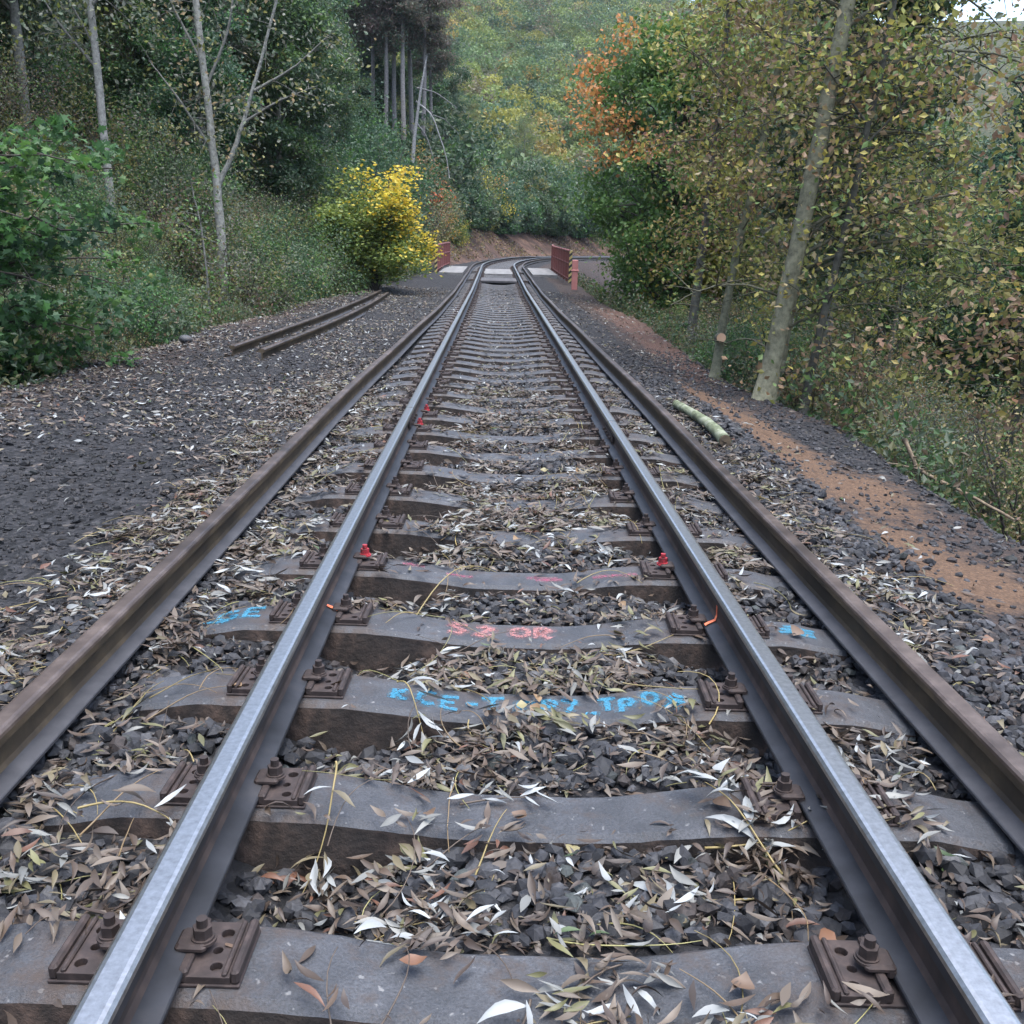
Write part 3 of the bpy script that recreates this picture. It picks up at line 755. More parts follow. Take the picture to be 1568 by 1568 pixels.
# ------------------------------------------------------------------ a few single twigs one can point at
def hero_twig(p0, yaw, L, nl, pal, label, lift=.05, leafL=.085, droop=0, col=0, over=None):
    mbs, mbl = MB(), MB()
    P = twig_path(p0, yaw, L, lift, 12)
    if over is not None: P[:, 2] = np.maximum(P[:, 2], over)
    if droop: P[:, 2] += droop * np.linspace(0, 1, len(P)) ** 2
    mbs.tube(P, np.linspace(.0032, .0012, len(P)), 6, 0, TW[col])
    t = np.clip(rng.random(nl) ** .6, .15, 1) * (len(P) - 1); i0 = np.minimum(t.astype(int), len(P) - 2); f = (t - i0)[:, None]
    Q = P[i0] * (1 - f) + P[i0 + 1] * f; d = P[i0 + 1] - P[i0]; ya = np.arctan2(d[:, 1], d[:, 0]) + rng.choice([-1, 1], nl) * rng.uniform(.35, 1.1, nl)
    Lh = rng.uniform(.75, 1.2, nl) * leafL
    Q = Q + np.stack([np.cos(ya), np.sin(ya), np.zeros(nl)], -1) * (Lh * .5)[:, None]; Q[:, 2] += rng.uniform(.0, .03, nl)
    Q[:, 2] = np.clip(Q[:, 2], surf(Q[:, 0], Q[:, 1]) + .012, surf(Q[:, 0], Q[:, 1]) + .075)
    willow_leaves(mbl, Q, Lh, ya, rng.normal(-.12, .3, nl), rng.normal(0, .5, nl), LP[rng.choice(pal, nl)] * rng.uniform(.85, 1.15, (nl, 1)), .2)
    base = Vector(P[0]); r = empty('willow_twig', base)
    for nm, m_, mt in (('stem', mbs, M['litter']), ('leaves', mbl, M['litter'])):
        o = link(nm, m_.mesh(nm, mt, True), r); o.location = -base
    tag(r, label, 'twig', 'willow twigs dropped on the track')
hero_twig((.62, 2.02, 0), 2.2, .3, 16, [0, 0, 1], 'willow twig with a fan of pale silver leaves against the right rail', .08, .11)
hero_twig((.40, 2.12, 0), .1, .34, 14, [0, 1, 0, 2], 'yellow willow twig with pale leaves between the two nearest sleepers on the right', .05, .10)
hero_twig((-.42, 2.93, 0), -1.0, .22, 11, [0, 0, 0, 1], 'silver leaved willow sprig hanging over the blue lettered sleeper', .04, .1, -.03)
hero_twig((-.52, 2.35, 0), -1.3, .28, 9, [0, 6, 2, 0], 'willow sprig with yellowish leaves draped beside the left rail', .06, .08, -.05)
hero_twig((-.45, 3.68, 0), 1.2, .55, 7, [2, 6, 3], 'bare arching yellow twig rising beside the left rail near pink letters', .16, .07)
hero_twig((.42, 4.25, 0), 1.4, .28, 18, [0, 0, 1], 'pale willow sprig lying near the magenta streaked sleeper', .06, .1)
hero_twig((.55, 1.98, 0), -2.9, .3, 10, [0, 1, 2], 'willow twig with white leaves beside a dark stone pocket', .06, .1)
hero_twig((-.2, 2.28, 0), .5, .2, 9, [0, 0, 1], 'short grey twig with crushed white leaves on the second sleeper', .0, .07, 0, 2)
hero_twig((-.02, 1.62, 0), -1.6, .22, 18, [0, 0, 4, 3], 'crushed brown and white sprig on the nearest sleeper', .0, .09, 0, 2)
hero_twig((-1.15, 2.15, 0), .3, .3, 8, [0, 5, 2], 'yellow green twig outside the left rail near the second sleeper', .04, .09)
hero_twig((1.02, 1.75, 0), -.9, .32, 10, [0, 0, 2, 3], 'willow twig with white leaves outside the right rail', .05, .1)

# ------------------------------------------------------------------ small track-side things
def log():
    m = MB(); r = empty('birch_log', (1.64, 7.25, 0)); r.location.z = float(ground(1.64, 8.0)) + .05
    t = np.linspace(0, 1, 14); P = np.stack([-.04 * t + .02 * np.sin(t * 5), t * 1.75, .02 * np.sin(t * 3)], -1)
    m.tube(P, .048 - .012 * t, 14, 0, (.5, .5, .5), rough=.04)
    lm, nt, b = nodes('birch_bark'); n1 = noise(nt, 9, 6, .7); rr = ramp(nt, n1.outputs['Fac'], [(.3, (.03, .035, .02)), (.48, (.11, .13, .07)), (.6, (.22, .235, .17)), (.75, (.07, .07, .05))])
    nt.links.new(rr.outputs[0], b.inputs['Base Color']); bump(nt, b, n1.outputs['Fac'], .5, .01); b.inputs['Roughness'].default_value = .85
    link('trunk', m.mesh('trunk', lm, True), r)
    e = MB(); e.tube([(0.0, -.012, 0), (0, .0, 0)], .044, 14, 0)
    link('cut_end', e.mesh('cut_end', simple('dark_cut_wood', [(.3, (.05, .035, .022)), (.7, (.12, .085, .05))], 30, .9)), r)
    tag(r, 'short mossy white birch log lying beside the right brown rail', 'log')
log()
def railing(u0, u1, off, label, dirn):
    p, a = track(u0, off); r = empty('bridge_railing', p)
    o3 = Vector(p)
    def put(nm, m, mt):
        o = link(nm, m.mesh(nm, mt), r); o.location = -o3; return o
    H = 1.18; zb = -.22
    for k, uu in enumerate(np.linspace(u0, u1, max(2, int((u1 - u0) / 1.5) + 1))):
        q, _ = track(uu, off); m = MB(); m.box((q[0], q[1], q[2] + zb + H / 2), (.09, .09, H), bev=.01)
        if k == 0:
            m = MB(); m.box((0, 0, H / 2), (.11, .10, H), bev=.008); o = link('hazard_post', m.mesh('hazard_post', M['hazard']), r); o.location = (0, -.07, zb); continue
        put('post', m, M['maroon'])
    m = MB()
    U = np.arange(u0 + .1, u1, .11)
    for k, uu in enumerate(U):
        q, _ = track(uu, off); m.box((q[0], q[1], q[2] + zb + .60), (.03 if k % 2 else .05, .09, 1.0), bev=.006)
    put('infill_bars', m, M['maroon'])
    for h in (.14, .7, H - .04):
        m = MB(); q, _ = track(np.linspace(u0, u1, 12), off); q = q.copy(); q[:, 2] += zb + h
        m.tube(q, .04, 8); put('rail_bar', m, M['maroon'])
    tag(r, label, 'railing', 'bridge railings')
railing(42.5, 51.5, -2.62, 'maroon bridge railing left of the track with striped end post', -1)
railing(37.0, 53.0, 2.62, 'maroon bridge railing right of the track with striped end post', 1)
r = empty('marker_post', (2.50, 33.2, -.25 + grade(33.2)))
m = MB(); m.box((0, 0, .48), (.19, .09, .96), bev=.012); link('post', m.mesh('post', M['pink']), r)
m = MB(); m.box((0, 0, .62), (.26, .12, .045), bev=.008); link('collar', m.mesh('collar', M['pink']), r)
tag(r, 'pale pink marker post standing in front of the right bridge railing', 'post')
br = empty('bridge_deck', (0, 44, 0))
for (x0, x1, y0, y1) in ((-2.5, -1.5, 42.3, 50), (1.45, 2.5, 42.3, 50), (-.6, .62, 42.0, 47.5)):
    m = MB(); zc = float(grade((y0 + y1) / 2))
    V = [(x0, y0, grade(y0) - .16), (x1, y0, grade(y0) - .16), (x1, y1, grade(y1) - .16), (x0, y1, grade(y1) - .16)]; V += [(a, b, c - .3) for a, b, c in V]
    m.add(np.array(V, float), [(0, 1, 2, 3), (4, 7, 6, 5), (0, 4, 5, 1), (1, 5, 6, 2), (2, 6, 7, 3), (3, 7, 4, 0)])
    o = link('concrete_slab', m.mesh('concrete_slab', M['slab']), br); o.location = (0, -44, 0)
tag(br, 'pale concrete bridge deck slabs beside and between the rails', 'bridge')
tb = empty('timber_deck', (0, 35.7, 0))
for q in range(9):
    yy = 34.75 + q * .245; m = MB(); m.box((0, 0, -.04), (1.26, .225, .08), bev=.01)
    o = link('plank', m.mesh('plank', M['timber']), tb); o.location = (0, yy - 35.7, grade(yy) - .085)
tag(tb, 'dark timber boards laid between the rails before the bridge', 'planks')
for lx, ly, rz, sx, lb in ((-4.2, 13.2, .4, .6, 'grey rock at the edge of the left gravel shoulder'),):
    bm = bmesh.new(); bmesh.ops.create_icosphere(bm, subdivisions=3, radius=.14 * sx)
    for v in bm.verts:
        v.co *= 1 + .35 * (noise2(v.co.x * 9 + lx, v.co.y * 9 + v.co.z * 7, 1.0, 3) - .5); v.co.z *= .7
    me = bpy.data.meshes.new('rock'); bm.to_mesh(me); bm.free(); me.materials.append(M['concrete'])
    o = link('rock', me, None, (lx, ly, float(ground(lx, ly)) + .05), (0, 0, rz)); tag(o, lb, 'rock')

# ------------------------------------------------------------------ trees
def leaf_quads(mb, P, L, cols, wr=.6, up=.5, fold=True):
    n = len(P)
    nn = unit(rng.normal(size=(n, 3)) + np.array([0, 0, up])); a = unit(np.cross(nn, rng.normal(size=(n, 3)))); b = np.cross(nn, a)
    L = L * rng.uniform(.7, 1.25, n); l = L[:, None]
    k = rng.uniform(-.12, .12, (n, 1))
    V = np.stack([P - a * l * .5, P + b * l * wr * .5 + nn * l * .08 + a * l * k, P + a * l * .5, P - b * l * wr * .5 + nn * l * .08 + a * l * k], 1)
    F = np.arange(n * 4).reshape(n, 4)
    mb.add(V.reshape(-1, 3), F, 0, cols)
MAPLE = np.array([(0, -.5), (.10, -.18), (.38, -.22), (.30, -.02), (.52, .14), (.26, .16), (.20, .28), (.10, .22), (0, .55), (-.10, .22), (-.20, .28), (-.26, .16), (-.52, .14), (-.30, -.02), (-.38, -.22), (-.10, -.18)])
def maple_leaves(mb, P, L, cols, up=.8):
    n = len(P); nn = unit(rng.normal(size=(n, 3)) * .8 + np.array([0, 0, up])); a = unit(np.cross(nn, rng.normal(size=(n, 3)))); b = np.cross(nn, a)
    L = L * rng.uniform(.65, 1.2, n); k = len(MAPLE)
    V = P[:, None] + L[:, None, None] * (MAPLE[None, :, 0, None] * b[:, None] + MAPLE[None, :, 1, None] * a[:, None] + (-.25 * np.abs(MAPLE[:, 0]))[None, :, None] * nn[:, None])
    C = P[:, None]; V = np.concatenate([V, C], 1)
    f = np.array([(k, q, (q + 1) % k) for q in range(k)]); F = f[None] + (np.arange(n) * (k + 1))[:, None, None]
    mb.add(V.reshape(-1, 3), F.reshape(-1, 3), 0, np.repeat(cols, k, 0))
def palcols(n, pal, w=None, clump=None, jit=.18):
    pal = np.array(pal); w = np.array(w if w is not None else [1] * len(pal), float); w /= w.sum()
    idx = rng.choice(len(pal), n, p=w)
    if clump is not None:
        cp = rng.choice(len(pal), clump.max() + 1, p=w); use = rng.random(n) < .7; idx = np.where(use, cp[clump], idx)
    c = pal[idx] * rng.uniform(1 - jit, 1 + jit, (n, 1))
    return c
BARK_G = (.17, .165, .14); BARK_P = (.15, .145, .125); BARK_D = (.06, .052, .045); BARK_GG = (.16, .155, .105)
def gen_tree(H, r0, cb, CR, nl, n_leaf, leaf, pal, w=None, sig=.35, lean=(0, 0), shape='oval', bark=BARK_G, up=(.3, .9), wr=.6, droop=0.0, nsec=5, fork=False, maple=False, gap=.3):
    """returns trunk and crown MB; origin at the base"""
    T, Cr = MB(), MB()
    t = np.linspace(0, 1, 14); ph = rng.uniform(0, 6, 2)
    P = np.stack([lean[0] * H * t + .02 * H * np.sin(t * 4 + ph[0]) * t, lean[1] * H * t + .02 * H * np.sin(t * 3.4 + ph[1]) * t, H * .97 * t - .15 * (t == 0)], -1)
    rad = r0 * (1 - .86 * t ** 1.1); rad[0] *= 1.25
    T.tube(P, rad, 9, 0, bark, rough=.03)
    at = lambda f: np.array([np.interp(f, t, P[:, k]) for k in range(3)])
    pts, cl = [], []; ci = 0
    def prof(f):
        g = (f - cb) / (1 - cb)
        if shape == 'cone': return max(.12, 1 - g) ** .8
        if shape == 'top': return .35 + .65 * g if g < .7 else max(.2, 1 - (g - .7) * 2.2)
        return max(.2, math.sin(math.pi * min(1, .14 + .86 * g)) ** .6)
    for k in range(nl):
        f = cb + (1 - cb) * ((k + rng.random()) / nl) * .97
        az = k * 2.4 + rng.normal(0, .5); el = rng.uniform(*up) - droop
        L = CR * prof(f) * rng.uniform(.65, 1.15)
        p = at(f); s = np.linspace(0, 1, 7)
        d = np.array([math.cos(az) * math.cos(el), math.sin(az) * math.cos(el), math.sin(el)])
        Q = p + d * (L * s)[:, None]; Q[:, 2] += (.18 - droop * .3) * L * s ** 2; Q[1:] += rng.normal(0, .03 * L, (6, 3))
        rr = max(.012, np.interp(f, t, rad) * .5)
        T.tube(Q, rr * (1 - .85 * s) + .004, 5, 0, np.array(bark) * .8, cap=False)
        for j in range(nsec):
            g = rng.uniform(.3, 1); b0 = np.array([np.interp(g, s, Q[:, q]) for q in range(3)])
            dd = unit(d + rng.normal(0, .8, 3)); LL = L * rng.uniform(.25, .55)
            B = b0 + dd * (LL * np.linspace(0, 1, 4))[:, None]; B[:, 2] -= droop * LL * np.linspace(0, 1, 4) ** 2
            T.tube(B, np.linspace(rr * .35 + .003, .003, 4), 4, 0, np.array(bark) * .75, cap=False)
            if rng.random() < gap: continue
            pts.append(B[rng.integers(1, 4)]); cl.append(ci); ci += 1; pts.append(B[3]); cl.append(ci); ci += 1
    pts = np.array(pts); cl = np.array(cl)
    if n_leaf:
        k = rng.integers(0, len(pts), n_leaf); sz = (rng.random(len(pts)) * .8 + .6)[k, None]
        LPos = pts[k] + rng.normal(0, 1, (n_leaf, 3)) * np.array([sig, sig, sig * .6]) * sz
        cols = palcols(n_leaf, pal, w, cl[k])
        (maple_leaves if maple else lambda m, p, l, c: leaf_quads(m, p, l, c, wr))(Cr, LPos, leaf, cols)
    return T, Cr
def gen_bush(H, Rr, n_leaf, leaf, pal, w=None, stems=14, sig=.22, bark=BARK_D, wr=.55, maple=False, flat=1.0):
    T, Cr = MB(), MB(); pts, cl = [], []; ci = 0
    for k in range(stems):
        az = rng.uniform(0, 6.283); rr = Rr * rng.random() ** .5; h = H * rng.uniform(.55, 1.05) * (1 - .35 * (rr / Rr) ** 2)
        s = np.linspace(0, 1, 7); Q = np.stack([math.cos(az) * rr * (.15 + .85 * s), math.sin(az) * rr * (.15 + .85 * s) * flat, h * s ** .9 - .1], -1) + rng.normal(0, .03, (7, 3))
        T.tube(Q, .016 * (1 - .8 * s) * H / 2 + .002, 5, 0, bark, cap=False)
        for j in range(7):
            g = rng.uniform(.15, 1); b0 = np.array([np.interp(g, s, Q[:, q]) for q in range(3)]); e = b0 + rng.normal(0, .22 * Rr, 3); e[2] = abs(e[2])
            T.tube(np.array([b0, (b0 + e) / 2 + rng.normal(0, .02, 3), e]), [.006, .004, .002], 4, 0, bark, cap=False)
            pts.append(e); cl.append(ci); ci += 1
    pts = np.array(pts); cl = np.array(cl); k = rng.integers(0, len(pts), n_leaf)
    LPos = pts[k] + rng.normal(0, sig, (n_leaf, 3)); LPos[:, 2] = np.abs(LPos[:, 2])
    cols = palcols(n_leaf, pal, w, cl[k])
    (maple_leaves if maple else lambda m, p, l, c: leaf_quads(m, p, l, c, wr))(Cr, LPos, leaf, cols)
    return T, Cr

G_DK = (.045, .09, .038); G_BL = (.066, .12, .066); G_MD = (.085, .165, .045); G_BR = (.085, .18, .05); OLV = (.17, .175, .06); YEL = (.5, .36, .04); YG = (.21, .22, .05)
ORG = (.50, .20, .05); BRN = (.19, .135, .085); GRY = (.18, .185, .14); TAN = (.29, .22, .11); GGN = (.13, .165, .105)
KIND = {}
def kind(name, T, C): KIND[name] = (T.mesh('trunk', M['bark'], True), C.mesh('crown', M['leaf']))
kind('ash', *gen_tree(13, .15, .25, 2.7, 26, 26000, .17, [G_BL, G_DK, GGN, GRY, OLV], [3, 3, 2, .8, .5], .31, bark=BARK_P, gap=.22))
kind('alder', *gen_tree(12, .14, .12, 2.5, 30, 27000, .16, [G_DK, G_MD, G_BL, GGN, OLV], [3, 2, 2.5, 1.5, .3], .31, gap=.2))
kind('grey', *gen_tree(12, .11, .3, 2.2, 22, 9000, .13, [GRY, OLV, BRN, GGN], [3, 2, 1, 2], .4, bark=(.21, .2, .17), nsec=7, up=(.5, 1.1)))
kind('spruce', *gen_tree(15, .18, .1, 2.4, 60, 34000, .16, [G_DK, (.018, .036, .024), G_BL], None, .28, shape='cone', up=(-.1, .25), wr=.3, droop=.25, bark=BARK_D, gap=.15))
kind('olive', *gen_tree(11, .12, .12, 2.6, 34, 32000, .078, [(.16, .17, .058), (.21, .22, .06), (.105, .17, .058), TAN, BRN, GGN], [3, 2.8, 3.4, .4, .15, 2], .22, nsec=7))
kind('pine', *gen_tree(19, .19, .52, 2.2, 22, 14000, .22, [(.10, .11, .075), (.15, .13, .095), (.16, .115, .095), (.075, .11, .07)], [2, 2, 1.6, 1], .3, shape='top', wr=.4, bark=(.19, .175, .165), up=(0, .6)))
kind('bush_green', *gen_bush(2.6, 1.6, 15000, .085, [G_MD, G_BL, G_DK, GGN, OLV], [3, 3, 2, 2, .8], 18, .2))
kind('bush_grey', *gen_bush(2.4, 1.5, 9000, .07, [GGN, GRY, OLV, BRN, G_MD], [2, 2, 2, 1, 2], 24, .2))
kind('bush_brown', *gen_bush(2.0, 1.3, 6000, .06, [BRN, TAN, OLV, GRY, GGN], [3, 1.5, 2, 1, 1], 26, .18))
kind('bush_olive', *gen_bush(2.6, 1.5, 4500, .07, [(.09, .095, .035), (.12, .125, .035), TAN, (.06, .11, .035), BRN], [3, 1.5, 1.6, 1.6, 1.4], 26, .2))
kind('bush_dark', *gen_bush(4.2, 2.6, 15000, .16, [G_DK, G_BL, G_MD], [3, 3, 1.4], 22, .36))
kind('bush_far', *gen_bush(4.4, 2.4, 8000, .27, [G_DK, G_BL, G_MD, GGN, OLV], [3, 3, 2, 2, .6], 24, .24))
kind('bush_orange', *gen_bush(4.5, 1.9, 8000, .16, [ORG, TAN, OLV, G_MD], [2.2, 2, 2, 1], 18, .3))
kind('bush_yellowgreen', *gen_bush(3.5, 1.6, 7000, .13, [YG, OLV, YEL, G_MD], [3, 2, .8, 1.5], 18, .26))

cnt = {}
def place(k, x, y, label, cat='tree', group=None, s=1.0, rz=None, z=None, name=None, lean=(0, 0), names=('trunk', 'crown'), sz=1.0):
    tr, cr = KIND[k]
    zz = float(ground(x, y)) - .1 if z is None else z
    r = empty(name or ('tree' if cat == 'tree' else 'bush'), (x, y, zz), (lean[1], lean[0], random.uniform(0, 6.28) if rz is None else rz), (s, s, s * sz))
    link(names[0], tr, r); link(names[1], cr, r)
    return tag(r, label, cat, group)
def bush(k, x, y, label, group=None, s=1.0, **kw): return place(k, x, y, label, 'bush', group, s, names=('stem', 'foliage'), **kw)

# --- woods on the left slope
W = 'trees in the wood on the left slope'
LBL = {'ash': 'pale barked green tree in the dense wood on the left slope', 'alder': 'dark green leafy tree in the dense wood on the left slope', 'grey': 'sparse grey green tree in the wood on the left slope',
       'spruce': 'dark spruce in the dense wood on the left slope', 'olive': 'olive green tree in the wood on the left slope'}
taken = []
def free(x, y, d):
    if any((x - a) ** 2 + (y - b) ** 2 < d * d for a, b in taken): return False
    taken.append((x, y)); return True
c = 0; tries = 0
while c < 100 and tries < 6000:
    tries += 1
    y = random.uniform(15.5, 66); L = -6.6 - random.random() ** 1.3 * 16
    x = L
    if y > 48: x = L + 2
    if x < -.62 * y - 4: continue
    if y > 36 and x / y > -.165: continue
    if not free(x, y, 1.6): continue
    if x > -9.2 and y < 23.5: continue
    kk = random.choices(['ash', 'alder', 'grey', 'spruce', 'olive'], [3.6, 4, 2.0, 2.2, 1.2])[0]
    place(kk, x, y, LBL[kk], 'tree', W, random.uniform(.5, .85)); c += 1
# bushes along the left edge
BL = {'bush_green': 'green leafy bush along the left edge of the gravel', 'bush_grey': 'grey green bush along the left edge of the gravel', 'bush_brown': 'brown twiggy bush along the left edge of the gravel', 'bush_dark': 'tall dark green bush on the left slope'}
y = 9.0
while y < 44:
    for row in range(2):
        e = 5.5 - 1.0 * float(sstep(24, 38, y)) + row * 1.5
        kk = random.choices(['bush_green', 'bush_grey', 'bush_brown', 'bush_dark'], [3, 3, 1.2, .6 if row and y > 22 else 0])[0]
        bush(kk, -e + random.uniform(-.35, .35), y + random.uniform(-.4, .4), BL[kk], 'bushes along the left edge', (random.uniform(.30, .42) if row == 0 else random.uniform(.36, .5)) if y < 20.5 else random.uniform(.7, 1.0))
    y += 1.5
for x, yy in ((-8.5, 12), (-7.3, 13), (-9.2, 14.5), (-7.9, 15.5)): bush(random.choice(['bush_green', 'bush_grey', 'bush_brown']), x, yy, 'leafy bush behind the maple sapling on the left', 'bushes along the left edge', random.uniform(.6, .85))
for q in range(70):
    yy = random.uniform(13, 58); x = -7.0 - random.random() * 9
    if x < -.62 * yy - 3 or yy < 15 and x > -8 or yy < 23.5 and x > -9.6: continue
    kk = random.choices(['bush_green', 'bush_grey', 'bush_dark'], [3, 3, 2])[0]
    bush(kk, x, yy, 'leafy bush growing under the trees of the left slope', 'undergrowth bushes on the left slope', random.uniform(.8, 1.25))
for x, yy in ((-5.5, 12.4), (-6.3, 13.2), (-5.4, 14.2), (-6.5, 14.8), (-7.2, 14.0), (-5.5, 15.8), (-6.6, 16.3), (-7.4, 17.2), (-5.1, 11.4), (-6.0, 17.6), (-6.9, 18.2), (-7.3, 18.0), (-7.9, 18.4)):
    bush(random.choice(['bush_grey', 'bush_brown', 'bush_green', 'bush_grey']), x, yy, 'low scrubby bush on the bank behind the maple sapling', 'bushes along the left edge', random.uniform(.42, .6))
# the big-leaved maple sapling at the left edge
T, C = MB(), MB()
mp = [(.065, .14, .036), (.052, .105, .036), (.038, .08, .034), (.07, .13, .032), (.028, .06, .03), (.16, .17, .04)]
pts, cl = [], []
for k in range(34):
    h0 = rng.uniform(.1, 2.6); az = rng.uniform(-1.2, 1.0); L = rng.uniform(.8, 2.2) * (1.12 if 1.1 < h0 < 2.3 else .75)
    s = np.linspace(0, 1, 8); Q = np.stack([L * s * math.cos(az), L * s * math.sin(az), h0 + .35 * L * s - .28 * L * s ** 2], -1); Q[1:] += rng.normal(0, .03, (7, 3))
    T.tube(Q, .018 * (1 - .85 * s) + .003, 5, 0, BARK_D, cap=False)
    for q in range(7):
        g = rng.uniform(.25, 1.03); b = np.array([np.interp(g, s, Q[:, e]) for e in range(3)]); e = b + rng.normal(0, .2, 3)
        T.tube([b, (b + e) / 2, e], [.005, .004, .002], 4, 0, BARK_D, cap=False); pts.append(e); cl.append(k)
T.tube(np.stack([np.zeros(8), .1 * np.sin(np.linspace(0, 3, 8)), np.linspace(-.3, 3.3, 8)], -1), np.linspace(.06, .015, 8), 8, 0, BARK_G)
pts = np.array(pts); cl = np.array(cl); k = rng.integers(0, len(pts), 5200)
maple_leaves(C, pts[k] + rng.normal(0, .1, (len(k), 3)) * (1, 1, .6), .115, palcols(len(k), mp, [3, 3, 2, 1.5, 2, .3], cl[k]), 1.1)
r = empty('maple_sapling', (-5.75, 10.4, float(ground(-5.75, 10.4)))); link('trunk', T.mesh('trunk', M['bark'], True), r); link('crown', C.mesh('crown', M['leaf']), r)
tag(r, 'bright green large leaved maple sapling hanging in from the left edge', 'tree')
# small overhanging branch higher up at the far left comes from another maple
T, C = gen_tree(4.6, .05, .25, 1.5, 16, 900, .12, mp, [3, 3, 2, 2, 1, .4], .16, bark=BARK_D, maple=True)
KIND['maple2'] = (T.mesh('trunk', M['bark'], True), C.mesh('crown', M['leaf']))
place('maple2', -7.2, 10.9, 'taller thin maple with few bright green leaves at the far left edge', 'tree')

# bare forked tree on the left
def explicit_tree(name, base, limbs, bark, n_leaf, leaf, pal, w, sig, label, leafy_from=.5, twigs=5, twl=.9, cat='tree', maple=False, spread=(1, 1, .7), wr=.6, keep=None):
    """limbs: list of (points, r0, r1, bare fraction)"""
    T, C = MB(), MB(); pts, cl = [], []; ci = 0
    for q, (P, ra, rb) in enumerate(limbs):
        P = np.array(P, float); k = len(P); tt = np.linspace(0, 1, k); s = np.linspace(0, 1, max(10, 4 * k))
        Q = np.stack([np.interp(s, tt, P[:, e]) for e in range(3)], -1)
        for _ in range(2): Q[1:-1] = (Q[:-2] + 2 * Q[1:-1] + Q[2:]) / 4
        Q[1:] += rng.normal(0, .006 + .1 * rb, (len(s) - 1, 3)) * .6
        rad_ = ra + (rb - ra) * s + (.45 * ra * np.exp(-s * 28) if q == 0 else 0)
        T.tube(Q, rad_, 10 if ra > .04 else 6, 0, np.array(bark) * (1 if ra > .05 else .62), rough=.02)
        if ra > .07: lo = leafy_from
        else: lo = .12
        Ln = np.linalg.norm(np.diff(P, axis=0), axis=1).sum()
        for j in range(int(twigs * max(.6, Ln))):
            g = rng.uniform(lo, 1.0); b = np.array([np.interp(g, s, Q[:, e]) for e in range(3)])
            d = unit(np.array([rng.normal(0, 1), rng.normal(0, 1), rng.normal(.15, .5)])); L = twl * rng.uniform(.35, 1.1)
            B = b + d * (L * np.linspace(0, 1, 5))[:, None]; B[:, 2] -= .12 * L * np.linspace(0, 1, 5) ** 2
            T.tube(B, np.linspace(.008, .002, 5), 4, 0, np.array(bark) * .45, cap=False)
            for e in (1, 2, 3, 4, 4): pts.append(B[e]); cl.append(ci)
            ci += 1
    pts = np.array(pts); cl = np.array(cl)
    r = empty(name, base); link('trunk', T.mesh('trunk', M['bark'], True), r)
    if n_leaf:
        k = rng.integers(0, len(pts), n_leaf); LPos = pts[k] + rng.normal(0, sig, (n_leaf, 3)) * np.array(spread)
        cols = palcols(n_leaf, pal, w, cl[k], .3)
        if keep is not None: kk_ = keep(LPos); LPos, cols = LPos[kk_], cols[kk_]
        if maple: maple_leaves(C, LPos, leaf, cols)
        else: leaf_quads(C, LPos, leaf, cols, wr)
        link('crown', C.mesh('crown', M['leaf']), r)
    return tag(r, label, cat), r
b = (-5.62, 20.5, float(ground(-5.62, 20.5)) - .1)
lim = [([(0, 0, 0), (-.02, 0, 2.0), (-.12, .1, 3.6), (-.3, .1, 6), (-.5, .2, 9)], .105, .045),
       ([(-.1, .05, 2.55), (.35, .1, 3.5), (.75, .1, 4.6), (1.5, .2, 7)], .055, .02), ([(-.15, .1, 3.4), (-.7, 0, 4.3), (-1.3, .2, 5.0)], .035, .01), ([(.5, .1, 3.9), (1.2, 0, 4.3), (2.0, 0, 4.6)], .03, .008),
       ([(.75, .1, 4.5), (1.5, .1, 4.9), (2.3, .1, 5.6)], .03, .008), ([(-.2, .1, 4.5), (.3, .2, 5.6), (.5, .2, 7)], .035, .012), ([(-.25, .1, 5), (-.9, .2, 6.2), (-1.1, .2, 7.4)], .03, .01), ([(-.06, 0, 1.6), (-.5, -.1, 1.8), (-.9, -.1, 2.1)], .02, .006)]
explicit_tree('forked_tree', b, lim, (.25, .245, .215), 1900, .10, [GRY, GGN, OLV, TAN], [2, 2, 2, 1], .25, 'pale slender forked tree with nearly bare branches among the left bushes', .3, 5, 1.0)
b = (-7.2, 19.0, float(ground(-7.2, 19)) - .25)
explicit_tree('slender_tree', b, [([(0, 0, 0), (-.05, 0, 3), (-.18, 0, 6), (-.3, 0, 9)], .078, .045), ([(-.1, 0, 3.4), (-.8, .1, 4.2), (-1.2, .1, 5)], .03, .008), ([(-.15, 0, 4.3), (.6, 0, 5.2), (.9, 0, 6)], .03, .008), ([(-.12, 0, 3.8), (-.9, .1, 5.2)], .025, .006)],
              (.22, .215, .195), 1700, .10, [GRY, GGN, OLV, YG], [2, 2, 2, .6], .3, 'straight pale trunk rising behind the maple sapling on the left', .4, 5, 1.0)
explicit_tree('birch_sapling', (-4.75, 16.3, float(ground(-4.75, 16.3)) - .1), [([(0, 0, 0), (.0, 0, .8), (-.06, 0, 1.7), (-.2, 0, 2.4)], .022, .008)], (.28, .27, .24), 500, .07, [GGN, OLV, G_MD], None, .15, 'thin pale sapling stem rising behind the near ends of the loose rails', .5, 7, .5)
